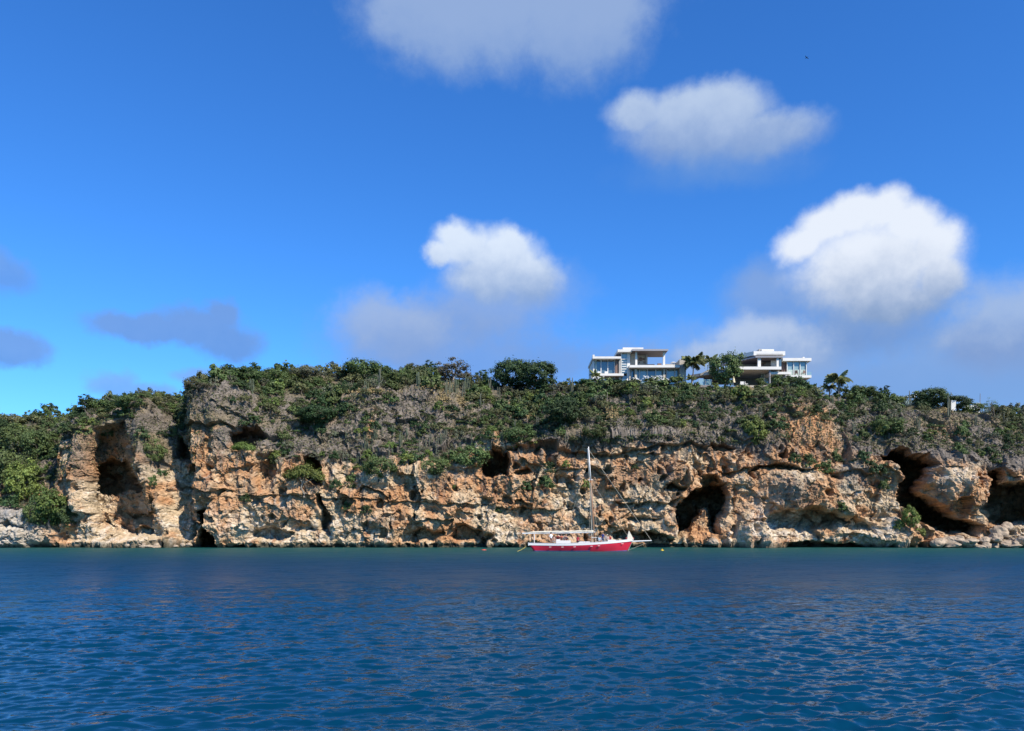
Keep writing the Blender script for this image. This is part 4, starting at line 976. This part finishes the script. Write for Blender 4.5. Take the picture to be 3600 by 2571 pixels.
B('lower_back_wall', 'interior', 2206, 2390, 1292.4, 1352, YL + 4, .3); B('lower_side_wall', 'beige_render', 2212.8, 2216.5, 1292.4, 1352, YL - .8, 5)
for a in (2217.8, 2247, 2275, 2304, 2342.5, 2371.5): B('mullion', 'white_paint', a, a + 3, 1295, 1350, YL - .3, .25)
for a in (2231.6, 2331.8): B('lower_column', 'beige_render', a, a + 7.5, 1292.4, 1352, YL - 1, .45)
panes = [(2221, 2231.4, 'glass_dark'), (2239.4, 2246.8, 'glass_pale'), (2250.2, 2274.8, 'glass_pale'), (2278.2, 2303.8, 'glass_dark'), (2307.2, 2331.6, 'glass_pale'), (2345.7, 2371.3, 'glass_pale'), (2374.7, 2389, 'glass_pale')]
for a, b, g in panes: B('window_pane', g, a, b, 1295, 1351, YL, .06)
B('lintel', 'beige_render', 2216.7, 2389, 1292.4, 1294.8, YL - .35, .5)
B('stone_tower', 'stone_tile', 2389.2, 2412, 1263, 1350, YL - 1.2, 5)
B('foundation', 'grey_render', 2086, 2412, 1352.2, 1400, YL - .2, 9)

# right villa
YR = 159.0
H = House('cantilever_villa', 'white villa with a splayed roof and a terrace cantilevered over a dining patio', P(2690, 1353, YR))
B = H.box
def splay(px0, px1, Yf, back, dleft=.67):
    a, b = P(px0, 0, Yf).x, P(px1, 0, Yf).x; return [(a, Yf), (b, Yf), (b, Yf + back), (a - dleft * back, Yf + back)]
zz_ = lambda py, Y_=YR: P(0, py, Y_).z
H.prism('roof_slab', 'white_render', splay(2649.6, 2760.6, YR - 1, 9), zz_(1249.5, YR - 1), zz_(1235, YR - 1))
mb = MB().prism(splay(2660, 2752, YR - 1.02, .4, 0), zz_(1249.4, YR - 1), zz_(1244.2, YR - 1)); H.add('roof_reveal', 'grey_render', mb)
B('roof_upstand', 'white_render', 2678, 2721, 1228.3, 1234.8, YR + .5, 5); B('roof_vent', 'grey_render', 2668, 2678, 1227.5, 1234.8, YR + 1, 1.5)
H.prism('canopy_slab', 'grey_metal', splay(2656, 2752.5, YR - 1.8, 8), zz_(1257.2, YR - 1.8), zz_(1252.8, YR - 1.8))
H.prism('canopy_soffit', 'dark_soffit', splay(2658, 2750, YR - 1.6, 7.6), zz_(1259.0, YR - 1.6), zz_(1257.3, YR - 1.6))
B('clerestory', 'beige_render', 2670, 2729, 1244.5, 1252.6, YR + .2, 4)
for a, b in ((2664.5, 2675), (2730.5, 2738)): B('terrace_column', 'white_render', a, b, 1259.2, 1289.2, YR - 1.4, .45)
B('terrace_wall', 'white_render', 2711, 2727.6, 1259.2, 1289.2, YR + .6, .4); B('terrace_back_wall', 'grey_render', 2600, 2752, 1259.2, 1289.2, YR + 4.5, .3)
B('art_panel', 'interior', 2675.5, 2711, 1260, 1289.2, YR + 2.2, .2)
for cx, cy, rr in ((2688, 1277, 4), (2680, 1282, 5)):
    c = P(cx, cy, YR + 2.2); mb = MB(); mb.tube([(c.x, YR + 2.05, c.z), (c.x, YR + 2.18, c.z)], rr * YR / F, 16); H.add('wall_disc', 'brown_panel', mb)
B('end_glass', 'glass_dark', 2739.5, 2747, 1260, 1289.2, YR - .8, .05)
H.prism('terrace_slab', 'white_render', splay(2596, 2747.2, YR - 2, 9, .9), zz_(1299.3, YR - 2), zz_(1289.4, YR - 2))
H.prism('patio_soffit', 'stone_tile', splay(2598, 2745, YR - 1.9, 8.8, .9), zz_(1300.4, YR - 1.9), zz_(1299.4, YR - 1.9))
mb = MB(); c = P(2706, 1353, YR - 1.4); mb.tube([(c.x, c.y, zz_(1300.6)), (c.x, c.y, c.z - .4)], .17, 12); H.add('slender_column', 'grey_metal', mb)
B('column_base', 'white_render', 2700, 2711, 1350, 1358, YR - 1.9, 1.2)
B('patio_glass', 'glass_pale', 2675, 2712, 1301, 1352, YR + 2.4, .06); B('patio_glass_frame', 'white_paint', 2686.6, 2689.4, 1301, 1352, YR + 2.2, .15)
B('patio_back_wall', 'interior', 2580, 2760, 1301, 1356, YR + 7.0, .3)
B('mid_slab', 'white_render', 2708, 2781, 1307.6, 1316.2, YR - 1.2, 6); B('mid_upstand', 'white_render', 2727, 2738, 1299.5, 1307.4, YR - .6, 3)
B('mid_wall', 'grey_render', 2722, 2768, 1316.4, 1356, YR + .4, 3)
B('wing_roof', 'white_render', 2752, 2853, 1259, 1269, YR - .6, 8); B('wing_roof_upstand', 'white_render', 2822, 2829, 1255.5, 1258.8, YR + .4, 1)
B('wing_link_wall', 'brown_panel', 2749, 2768, 1269.2, 1319, YR + .6, .3)
for a in (2766.6, 2789.4, 2812, 2834): B('mullion', 'white_paint', a, a + 2.2, 1269.2, 1319.4, YR - .1, .2)
for a, b in ((2769, 2789.2), (2791.8, 2811.8), (2814.4, 2833.8)): B('window_pane', 'glass_pale', a, b, 1269.4, 1319.4, YR + .15, .05)
for a, b in ((2770, 2788), (2793, 2811), (2815, 2832)): B('curtain', 'curtain', a, b, 1300, 1319.4, YR + .02, .05)
B('wing_side_glass', 'glass_pale', 2836, 2837, 1269.4, 1319.4, YR + .3, 5)
B('wing_floor_slab', 'white_render', 2762, 2853, 1319.7, 1328.2, YR - 1.4, 8)
B('wing_lower_wall', 'beige_render', 2768, 2836, 1328.4, 1362, YR + .6, 5); B('wing_lower_window', 'glass_dark', 2820, 2832, 1331, 1352, YR + .5, .06)
B('balustrade_glass', 'glass_clear', 2838, 2852.5, 1308, 1319.6, YR - 1.3, .03)
B('wing_back_wall', 'interior', 2752, 2836, 1269.4, 1319.4, YR + 4.5, .2)
B('patio_floor', 'stone_tile', 2590, 2720, 1355, 1364, YR - 1.9, 9); B('foundation', 'grey_render', 2600, 2836, 1364.2, 1400, YR - .5, 8)
# pavilion between the villas and its pool deck
H = House('garden_pavilion', 'low pavilion with a sloping thatch-grey roof behind the palms', P(2490, 1345, 165))
a, b = P(2462, 1322, 163), P(2530, 1288, 163)
v = [(a.x, 163, a.z), (b.x, 163, b.z), (b.x, 168, b.z), (a.x, 168, a.z)]; v += [(x, y, z + .45) for x, y, z in v]
mb = MB(); mb.v = v; mb.f = [(3, 2, 1, 0), (4, 5, 6, 7), (0, 1, 5, 4), (1, 2, 6, 5), (2, 3, 7, 6), (3, 0, 4, 7)]; mb.m = [0] * 6; H.add('roof', 'thatch', mb)
for p in (2474, 2524): H.box('post', 'wood_grey', p, p + 4, 1312 if p < 2500 else 1296, 1352, 164, .3)
H.box('back_wall', 'brown_panel', 2476, 2560, 1315, 1352, 167, .3)
H = House('pool_deck', 'dark cantilevered pool deck with a glass balustrade above the rim', P(2465, 1372, 156))
H.box('deck_slab', 'wood_grey', 2430, 2501, 1354.5, 1362, 154.5, 5); H.box('deck_beam', 'dark_soffit', 2440, 2492, 1362.2, 1378, 155.6, 4)
H.box('balustrade_glass', 'glass_clear', 2456, 2503, 1334, 1354.3, 154.7, .04); H.box('pool_edge', 'stone_tile', 2440, 2470, 1350, 1354.3, 155.5, 2)
for a in (2456, 2479, 2502): H.box('balustrade_post', 'grey_metal', a, a + 1.2, 1333.5, 1354.3, 154.6, .06)

# garden furniture
def parasol(px, top, base, Y_, label, w_px, closed=True):
    b = P(px, base, Y_); h = (base - top) * Y_ / F; w = w_px * Y_ / F / 2; o = empty('parasol', b)
    MB().tube([(0, 0, 0), (0, 0, h)], .035, 6).build('pole', MATS['wood_grey'], o)
    mb = MB()
    if closed: mb.tube([(0, 0, h * .28), (0, 0, h * .36), (0, 0, h * .7), (0, 0, h)], [w * 1.0, w * .95, w * .55, .03], 10)
    else: mb.tube([(0, 0, h * .6), (0, 0, h * .72), (0, 0, h * .9), (0, 0, h)], [w, w * .85, w * .5, .04], 14)
    mb.build('canopy', MATS['cream_canvas' if closed else 'white_paint'], o); return tag(o, label, 'parasol')
parasol(2578.5, 1320, 1356, YR - 1.2, 'closed cream parasol on the dining patio edge', 13)
parasol(2556, 1321, 1354, YR + .5, 'closed pale parasol in the shade by the tree trunk', 8)
parasol(2367, 1272.5, 1283.6, YL + 1.5, 'open white domed parasol on the villa roof terrace', 22, False)
def chair(px, base, Y_, m, label, rz, sc=1.0):
    o = empty('garden_chair', P(px, base, Y_), rz); o.scale = (sc, sc, sc); mm = MATS[m]
    MB().box(-.28, .28, -.28, .28, .38, .46).build('seat', mm, o); MB().box(-.28, .28, .22, .29, .46, .95).build('backrest', mm, o)
    for sx in (-1, 1):
        MB().box(sx * .28 - .03 * (sx > 0), sx * .28 + .03 * (sx < 0), -.26, .22, .58, .64).build('armrest', mm, o)
        for sy in (-.25, .21): MB().box(sx * .25 - .025, sx * .25 + .025, sy - .025, sy + .025, 0, .378).build('leg', mm, o)
    return tag(o, label, 'chair')
chair(2607, 1364, YR - 1.6, 'white_paint', 'white garden chair on the patio seen from its back', 0 + math.pi, 1.25); chair(2621, 1364, YR - 1.6, 'white_paint', 'white garden chair on the patio turned sideways', 1.9, 1.25)
chair(2800, 1319.6, YR - .8, 'brown_panel', 'brown balcony chair beside the curtain of the glazed wing', 2.6, .95); chair(2824, 1319.6, YR - .8, 'brown_panel', 'brown balcony chair next to the corner balustrade', 3.6, .95)
def pillar(px, top, base, w, label):
    b = hit(px, base); k = b.y / F; o = empty('garden_post', b); w *= k / 2; h = P(px, top, b.y).z - b.z
    MB().box(-w, w, -w, w, -1, h - .12).build('shaft', MATS['white_render'], o); MB().box(-w * 1.12, w * 1.12, -w * 1.12, w * 1.12, h - .118, h).build('cap', MATS['white_paint'], o)
    return tag(o, label, 'post')
pillar(3350, 1410, 1432, 16, 'white masonry garden post with the tall pole beside it, on a rock'); pillar(3435, 1418, 1434, 13, 'white masonry garden post nearer the wispy pale tree')
def pole(px, top, base, label, r=.06, name='pole'):
    b = hit(px, base); h = P(px, top, b.y).z - b.z; o = MB().tube([(0, 0, -.5), (0, 0, h * .5), (.03, 0, h)], [r, r, r * .8], 8).build(name, MATS['wood_grey']); o.location = b; return tag(o, label, 'pole')
pole(3349, 1380, 1428, 'thin tall pole next to a white garden post'); pole(3443, 1384, 1425, 'thin pole by the second white post'); pole(2134, 1379, 1418, 'pale bare pole standing on the slope below the villa', .07)

# ------------------------------------------------------------------ boulders along the shore
BV = []
for v in range(6):
    bm = bmesh.new(); bmesh.ops.create_icosphere(bm, subdivisions=3, radius=1)
    co = np.array([tuple(q_.co) for q_ in bm.verts]); dd, rr_ = worley2(co[:, 0] * 1.3 + v * 7 + co[:, 1] * .7, co[:, 2] * 1.3 + co[:, 1] * .5, v)
    k = 1 + .30 * fbm(co[:, 0] * 1.1 + v * 9, co[:, 1] * 1.1, co[:, 2] * 1.1, 3) - .22 * dd + .12 * fbm(co[:, 0] * 4, co[:, 1] * 4 + v, co[:, 2] * 4, 2)
    for q_, c, kk in zip(bm.verts, co, k): q_.co = Vector(c) * float(kk) * 1.1
    me = bpy.data.meshes.new('boulder'); bm.to_mesh(me); bm.free(); me.materials.append(MATS['boulder_rock']); BV.append(me)
def boulder(px, py, w, h, Y_, label, group=None):
    k = Y_ / F; o = link(bpy.data.objects.new('boulder', random.choice(BV))); c = P(px, py, Y_); o.location = c
    o.scale = (w * k / 2, w * k / 2 * .9, h * k / 2); o.rotation_euler = (random.uniform(-.2, .2), random.uniform(-.2, .2), random.uniform(0, 6.28)); return tag(o, label, 'boulder', group)
boulder(3340, 1908, 70, 42, 137, 'large rounded pale boulder at the mouth of the deep cave'); boulder(3515, 1872, 62, 44, 138, 'pale broken boulder perched on the shore rocks')
boulder(3500, 1890, 50, 36, 137.5, 'blocky boulder leaning under the perched one'); boulder(2508, 1905, 40, 26, 137.5, 'pale jagged boulder at the foot of the tall cave'); boulder(3540, 1852, 46, 34, 139, 'weathered boulder topmost of the shore pile')
for i in range(34):
    w_, h_ = random.uniform(22, 62), random.uniform(14, 34); px = random.uniform(3270, 3640)
    lb = ('small ' if w_ < 34 else 'large ' if w_ > 50 else 'mid-sized ') + ('flat ' if w_ > 2.1 * h_ else 'blocky ') + 'weathered boulder ' + ('below the deep cave mouth' if px < 3400 else 'under the perched boulder' if px < 3530 else 'at the open end of the pile')
    boulder(px, random.uniform(1896, 1924), w_, h_, random.uniform(135.2, 138), lb, lb.replace('boulder ', 'boulders ', 1))
for i in range(16): boulder(random.uniform(440, 680), random.uniform(1914, 1924), random.uniform(14, 40), random.uniform(8, 16), random.uniform(135.5, 137.5), 'low wave-worn rock below the big alcove', 'wave-worn rocks below the alcove')

# ------------------------------------------------------------------ the sloop
YB = 115.0; KB = F / YB                                  # photo pixels per metre at the boat
bx = lambda px: (px - PX0) / KB
bz = lambda py: (1937 - py) / KB
boat = empty('sailing_sloop', (bx(2040), YB, 0)); tag(boat, 'red wooden sloop with white rail, furled sail on its boom and a tall mast', 'sailboat')
OB = Vector((bx(2040), 0, 0))
LX = lambda px: bx(px) - OB.x                             # along the boat
def hull():
    N, M_ = 44, 12; ring = []
    x0t, x1t = LX(1857), LX(2226); x0w, x1w = LX(1876), LX(2204)
    for i in range(N + 1):
        t = i / N
        sheer = bz(1909) * (1 - t) + bz(1895) * t - .28 * math.sin(math.pi * t)
        half = (1.25 + .7 * sstep(0, .45, t)) * (1 if t < .6 else (1 - ((t - .6) / .4) ** 2.4) ** .85 if t < 1 else 0)
        half = max(half, .03)
        row = []
        for j in range(M_ + 1):
            v = j / M_                                    # 0 keel .. 1 sheer
            z = -.75 * (1 - v) ** 1.3 + (sheer) * v
            zz2 = (z + .75) / (sheer + .75)
            xa = x0w + (x0t - x0w) * max(0, z) / sheer if z > 0 else x0w + .6 * (-z); xb = x1w + (x1t - x1w) * (max(0, z) / sheer) ** .9 if z > 0 else x1w - 1.2 * (-z)
            row.append((xa + (xb - xa) * t, half * min(1, (v * 1.25) ** .32) * (.97 + .03 * zz2), z))
        ring.append(row)
    v, f, fm = [], [], []
    for sd in (-1, 1):
        b = len(v)
        for row in ring: v += [(x, sd * y, z) for x, y, z in row]
        for i in range(N):
            for j in range(M_):
                a = b + i * (M_ + 1) + j; q4 = (a, a + M_ + 1, a + M_ + 2, a + 1); f.append(q4 if sd < 0 else q4[::-1])
                zc = (ring[i][j][2] + ring[i][j + 1][2]) / 2; fm.append(1 if zc < .05 else 0)
    for j in range(M_):                                  # transom
        a, c = j, (N + 1) * (M_ + 1) + j; f.append((a, a + 1, c + 1, c)); fm.append(0)
    pydata('hull', v, f, [MATS['hull_red'], MATS['boot_blue']], boat, True, fm)
    # white bulwark standing on the sheer, rail cap on top, deck inside
    tops = [r_[-1] for r_ in ring]; mb = MB()
    def strip(name, m, inner, z0, z1, offs):
        v, f = [], []
        for sd in (-1, 1):
            b = len(v)
            for x, y, z in tops: v += [(x, sd * (y + offs), z + z0), (x, sd * (y + offs), z + z1), (x, sd * max(0, y + offs - inner), z + z1), (x, sd * max(0, y + offs - inner), z + z0)]
            for i in range(N):
                for k in range(4): f.append((b + i * 4 + k, b + i * 4 + (k + 1) % 4, b + i * 4 + 4 + (k + 1) % 4, b + i * 4 + 4 + k))
            f.append((b, b + 1, b + 2, b + 3)); e = b + N * 4; f.append((e + 3, e + 2, e + 1, e))
        return pydata(name, v, f, MATS[m], boat)
    strip('bulwark', 'white_paint', .08, -.27, .02, .012); strip('rail_cap', 'white_paint', .12, .022, .06, .025)
    dk = [(x, sd * max(0, y - .09), z - .32) for sd in (-1, 1) for x, y, z in tops]; n = len(tops)
    pydata('deck', dk, [(i, i + 1, n + i + 1, n + i) for i in range(n - 1)], MATS['deck_wood'], boat)
    cap = tops[0]; MB().box(cap[0] - .02, cap[0] + .10, -cap[1], cap[1], cap[2] - .34, cap[2] + .075).build('transom_rail', MATS['white_paint'], boat)
    return tops
tops = hull()
def sheer_at(px):
    x = LX(px); return min(tops, key=lambda t_: abs(t_[0] - x))
for px in (1933.5, 1978, 2016.5, 2073, 2099.5, 2180):
    x, y, z = sheer_at(px); MB().box(x - .16, x + .16, -y - .06, -y + .0, z - .50, z - .44).build('scupper', MATS['white_paint'], boat)
DZ = .95                                                  # deck height
MB().box(LX(1954), LX(2005), -.75, .75, DZ - .15, bz(1899.5)).build('cabin_trunk', MATS['white_paint'], boat)
MB().box(LX(1955), LX(1968), -.6, .6, bz(1899.4), bz(1895.5)).build('cabin_hatch', MATS['white_paint'], boat)
MB().box(LX(2030), LX(2073), -.6, .6, DZ - .1, bz(1903)).build('deck_hatch', MATS['white_paint'], boat)
MB().prism([(LX(2135), -.55), (LX(2162), -.45), (LX(2166), 0), (LX(2162), .45), (LX(2135), .55)], DZ + .2, bz(1897)).build('fore_hatch', MATS['white_paint'], boat)
MB().box(LX(2200), LX(2228), -.18, .18, sheer_at(2215)[2] + .08, sheer_at(2215)[2] + .30).build('bow_block', MATS['red_wood'], boat)
mt, mbm = Vector((LX(2069), 0, bz(1570))), Vector((LX(2091), 0, .5)); md = (mt - mbm)
pm = lambda t_: mbm + md * t_
MB().tube([pm(0), pm(.35), pm(.665)], [.13, .13, .11], 10).build('mast', MATS['spar_brown'], boat, True)
MB().tube([pm(.666), pm(.8), pm(1)], [.10, .095, .07], 10).build('mast_head', MATS['white_paint'], boat, True)
MB().tube([pm(.67) + Vector((-.35, 0, 0)), pm(.672) + Vector((.35, 0, 0))], .06, 8).build('crosstree', MATS['white_paint'], boat)
MB().tube([(LX(1836), 0, bz(1875)), (LX(2092), 0, bz(1870.5))], [.09, .12], 8).build('boom', MATS['white_paint'], boat)
r = random.Random(4); pts = [(LX(1850 + 238 * i / 24), r.uniform(-.03, .03), bz(1872.5 - 3.6 * i / 24) + .08 + r.uniform(-.03, .03)) for i in range(25)]
MB().tube(pts, [.05 + .105 * min(1, i / 5.0) * r.uniform(.85, 1.1) for i in range(25)], 10).build('furled_sail', MATS['sail_canvas'], boat, True)
MB().tube([(LX(2040), .05, bz(1868)), (LX(2078), .05, bz(1866)), (LX(2093), .05, bz(1862))], [.06, .07, .04], 6).build('gaff', MATS['white_paint'], boat)
MB().tube([(LX(1878.5), 0, DZ), (LX(1878.5), 0, bz(1876))], .06, 8).build('boom_crutch', MATS['white_paint'], boat)
MB().tube([(LX(2200), 0, bz(1904)), (LX(2291), 0, bz(1900))], [.12, .07], 8).build('bowsprit', MATS['white_paint'], boat)
def rope(name, a, b, rr=.022, sag=0, m='rope', parent=boat):
    a, b = Vector(a), Vector(b); return MB().tube([a.lerp(b, t_) + Vector((0, 0, -sag * 4 * t_ * (1 - t_))) for t_ in [i / 8 for i in range(9)]], rr, 5).build(name, MATS[m], parent)
tip = (LX(2290), 0, bz(1900))
rope('forestay', pm(.97), tip, .028); rope('bobstay', (LX(2271), 0, bz(1909)), (LX(2207), 0, .1), .02)
rope('inner_stay', pm(.67), (LX(2215), 0, bz(1896)), .016)
for sd in (-1, 1):
    for k, px in enumerate((2076, 2086, 2098)):
        x, y, z = sheer_at(px); rope('shroud', pm(.672), (x, sd * y, z), .018)
for k in range(3): rope('halyard', pm(.985) + Vector((-.12 - .05 * k, .05 * k, 0)), pm(.06) + Vector((-.30 + .1 * k, .05 * k, 0)), .022, 0, 'sail_canvas')
rope('topping_lift', pm(.9), (LX(1990), 0, bz(1872)), .012); 
rope('mooring_line', (LX(1857), -.5, bz(1914)), (LX(1818), -2.2, .02), .03, .12, 'rope_yellow'); rope('anchor_line', (LX(2222), -.1, bz(1905)), (LX(2206), -.5, .02), .02)
MB().tube([pm(.10) + Vector((-.4, -.6, 0)), pm(.10) + Vector((.4, -.6, 0))], .05, 6).build('pin_rail', MATS['white_paint'], boat)
# jib bundled at the stemhead
z0 = sheer_at(2212)[2]; v = [(LX(2204), -.3, z0), (LX(2228), -.2, z0), (LX(2228), .2, z0), (LX(2204), .3, z0), (LX(2207), -.10, z0 + .75), (LX(2219), -.16, z0 + .7), (LX(2217), .12, z0 + .7), (LX(2206), .1, z0 + .75), (LX(2211), 0, z0 + 1.32)]
pydata('bundled_jib', v, [(0, 1, 5, 4), (1, 2, 6, 5), (2, 3, 7, 6), (3, 0, 4, 7), (4, 5, 8), (5, 6, 8), (6, 7, 8), (7, 4, 8), (3, 2, 1, 0)], MATS['sail_canvas'], boat)

# ------------------------------------------------------------------ people aboard
def person(px, y, z, pose, facing, shirt, shorts, label, skin='skin', h=1.74, hat=None):
    for nm, c in (('cloth_' + str(shirt), shirt), ('cloth_' + str(shorts), shorts)):
        if nm not in MATS: mat(nm, c, .85)
    s = h / 1.75; V_ = []; E_ = []; Rr = []; TG = []
    def add(p, r_, par, tg): V_.append(Vector(p) * s); Rr.append(r_ * s); TG.append(tg); (E_.append((par, len(V_) - 1)) if par is not None else None); return len(V_) - 1
    hz, lean = (.95, 0) if pose == 'stand' else (.52, .06)
    pel = add((0, 0, hz), .14, None, 1); sp_ = add((0, lean * .5, hz + .24), .125, pel, 0); ch = add((0, lean, hz + .46), .145, sp_, 0); nk = add((0, lean + .01, hz + .57), .055, ch, 2); hd = add((0, lean + .03, hz + .68), .095, nk, 2); add((0, lean + .02, hz + .79), .08, hd, 2); add((0, lean + .14, hz + .68), .022, hd, 2)
    for sd in (-1, 1):
        add((sd * .10, lean + .02, hz + .69), .02, hd, 2)
        sh = add((sd * .19, lean, hz + .47), .065, ch, 0)
        el_ = add((sd * .26, lean + (.05 if pose == 'stand' else .14), hz + .19), .045, sh, 0)
        wr = add((sd * .22, lean + .24, hz + (.05 if pose == 'stand' else .06)), .034, el_, 2); pa = add((sd * .21, lean + .31, hz + .02), .036, wr, 2)
        for k, (fx, fl) in enumerate(((-.03, .065), (-.01, .08), (.01, .075), (.028, .06))):
            f1 = add((sd * .21 + fx, lean + .31 + fl * .7, hz + .005), .010, pa, 2); add((sd * .21 + fx, lean + .31 + fl, hz - .025), .009, f1, 2)
        th = add((sd * .21 - sd * .05, lean + .33, hz + .03), .011, pa, 2); add((sd * .21 - sd * .055, lean + .37, hz + .015), .009, th, 2)
        hp = add((sd * .10, 0, hz - .05), .095, pel, 1)
        if pose == 'stand': kn = add((sd * .12, .03, .50), .062, hp, 1); an = add((sd * .13, 0, .09), .042, kn, 2); add((sd * .14, .15, .04), .04, an, 2)
        else: kn = add((sd * .14, .42, .50), .065, hp, 1); an = add((sd * .14, .46, .09), .042, kn, 2); add((sd * .15, .60, .04), .04, an, 2)
    me = bpy.data.meshes.new('body_rig'); me.from_pydata([tuple(v_) for v_ in V_], E_, []); ob = bpy.data.objects.new('body_rig', me); COL.objects.link(ob)
    sk = ob.modifiers.new('skin', 'SKIN'); sk.use_smooth_shade = True; sv = me.skin_vertices[0].data
    for i, q_ in enumerate(sv): q_.radius = (Rr[i], Rr[i]); q_.use_root = (i == 0)
    ss_ = ob.modifiers.new('sub', 'SUBSURF'); ss_.levels = 1; ss_.render_levels = 1
    dg = bpy.context.evaluated_depsgraph_get(); bme = bpy.data.meshes.new_from_object(ob.evaluated_get(dg)); bpy.data.objects.remove(ob)
    for m_ in ('cloth_' + str(shirt), 'cloth_' + str(shorts), skin): bme.materials.append(MATS[m_])
    seg = [(V_[a], V_[b], TG[b]) for a, b in E_]
    for p_ in bme.polygons:
        c = p_.center; best = min(seg, key=lambda q_: (c - (q_[0] + (q_[1] - q_[0]) * max(0, min(1, (c - q_[0]).dot(q_[1] - q_[0]) / max(1e-6, (q_[1] - q_[0]).length_squared))))).length); p_.material_index = best[2]
    o = empty('person', (bx(px), YB + y, z), facing); bme.name = 'body'; link(bpy.data.objects.new('body', bme), o)
    hc = V_[5]; mb = MB(); mb.tube([(hc.x, hc.y - .02 * s, hc.z - .07 * s), (hc.x, hc.y - .02 * s, hc.z), (hc.x, hc.y - .015 * s, hc.z + .06 * s), (hc.x, hc.y - .01 * s, hc.z + .095 * s)], [.098 * s, .105 * s, .085 * s, .03 * s], 12)
    if hat: mb.tube([(hc.x, hc.y, hc.z + .015), (hc.x, hc.y, hc.z + .03)], .17, 14)
    mb.build('hat' if hat else 'hair', MATS[hat or 'hair'], o, True); return tag(o, label, 'person', 'people aboard the red sloop')
W_, RD, NV, LB, GY, TN = (.75, .75, .74), (.45, .05, .04), (.03, .05, .22), (.30, .42, .50), (.30, .27, .25), (.45, .25, .20)
bk = DZ - .02
person(1936, -.9, bk, 'stand', .4, W_, (.12, .05, .05), 'person in a white shirt standing near the stern under the boom')
person(1949, -.6, bk, 'sit', 1.2, TN, GY, 'person in a tan shirt sitting next to the white-shirted one')
person(1963, .9, bk + .2, 'sit', 2.9, RD, GY, 'person in red sitting behind the white cabin, beside the hatch')
person(1975, .95, bk + .2, 'sit', 3.2, (.50, .12, .07), GY, 'person in orange-red sitting behind the white cabin, in the middle')
person(1990, .9, bk + .2, 'sit', 3.4, TN, RD, 'person in a tan top sitting behind the far end of the cabin')
person(2029, -.7, bk, 'sit', -.6, (.42, .03, .05), (.05, .04, .05), 'person in a dark red shirt sitting between cabin and deck hatch', 'skin_dark')
person(2104, -.9, bk, 'sit', 3.6, LB, TN, 'person in a light blue top sitting at the foot of the mast')
person(2110, -.4, bk, 'sit', -2.4, TN, LB, 'person in a pinkish top crouched by the mast')
person(2118, -.5, bk, 'stand', 2.6, NV, LB, 'person in a navy blue shirt standing just forward of the mast')
person(2127, -.8, bk, 'stand', 3.3, GY, (.25, .22, .2), 'person in grey standing beside the navy-shirted one', 'skin', 1.5)
person(2136, .3, bk + .1, 'sit', 3.0, (.55, .40, .34), GY, 'person in a pale pink top sitting by the fore hatch', 'skin', 1.74, 'cream_canvas')
person(2146, .6, bk + .1, 'sit', 2.7, RD, GY, 'person in red sitting on the far side of the fore hatch')

# ------------------------------------------------------------------ buoys and bird
def buoy(px, py, Y_, rr, m, label, knob):
    b = P(px, py, Y_); o = empty('buoy', (b.x, Y_, 0)); mb = MB()
    prof = [(-.5, .3), (-.35, .75), (0, 1), (.35, .8), (.55, .45)]; mb.tube([(0, 0, z * rr) for z, _ in prof], [q_ * rr for _, q_ in prof], 14); mb.build('float', MATS[m], o, True)
    mb = MB()
    if knob: mb.tube([(0, 0, .5 * rr), (0, 0, 1.0 * rr), (0, 0, 1.15 * rr)], [.18 * rr, .16 * rr, .05], 8)
    else: mb.tube([(0, 0, .5 * rr), (0, 0, .62 * rr)], [.3 * rr, .2 * rr], 8)
    mb.build('ring' if not knob else 'knob', MATS[m], o); return tag(o, label, 'buoy')
buoy(2328, 1932, 118, .26, 'buoy_yellow', 'round yellow mooring buoy with a knob ahead of the bowsprit', True)
o = buoy(1701, 1931, 121, .42, 'buoy_red', 'flat orange-red buoy astern of the sloop', False); o.scale = (1, 1, .45)
def bird():
    b = P(2836, 203, 150); v, f = [], []
    mb = MB(); mb.tube([(-.48, 0, 0), (-.40, 0, .02), (-.2, 0, .03), (.1, 0, 0), (.35, 0, -.02), (.52, 0, -.02), (.6, 0, -.03), (.75, 0, -.05)], [.01, .05, .10, .11, .07, .055, .04, .01], 8)
    v, f = list(mb.v), list(mb.f)
    for sd in (-1, 1):
        st_ = [(0, .06, .30, .0), (.35, .05, .30, .12), (.75, -.05, .22, .10), (1.15, -.22, .04, .0)]; n0 = len(v)
        for (sp2, xc, ch_, zz3) in st_: v += [(xc - ch_ / 2, sd * (.06 + sp2), zz3), (xc, sd * (.06 + sp2), zz3 + .035), (xc + ch_ / 2, sd * (.06 + sp2), zz3), (xc, sd * (.06 + sp2), zz3 - .01)]
        for i in range(3):
            for k in range(4): a = n0 + i * 4; f.append((a + k, a + (k + 1) % 4, a + 4 + (k + 1) % 4, a + 4 + k))
        f.append((n0 + 12, n0 + 13, n0 + 14, n0 + 15)); f.append((n0, n0 + 1, n0 + 2, n0 + 3))
    n0 = len(v); v += [(-.40, -.03, .02), (-.40, .03, .02), (-.72, .10, .02), (-.72, -.10, .02), (-.55, 0, .045)]; f += [(n0, n0 + 1, n0 + 4), (n0 + 1, n0 + 2, n0 + 4), (n0 + 2, n0 + 3, n0 + 4), (n0 + 3, n0, n0 + 4), (n0 + 3, n0 + 2, n0 + 1, n0)]
    o = pydata('seabird', v, f, MATS['bird_black'], None, True); o.location = b; o.rotation_euler = (.25, .1, 2.2); o.scale = (.48,) * 3
    tag(o, 'dark seabird gliding alone high above the villas', 'bird')
bird()
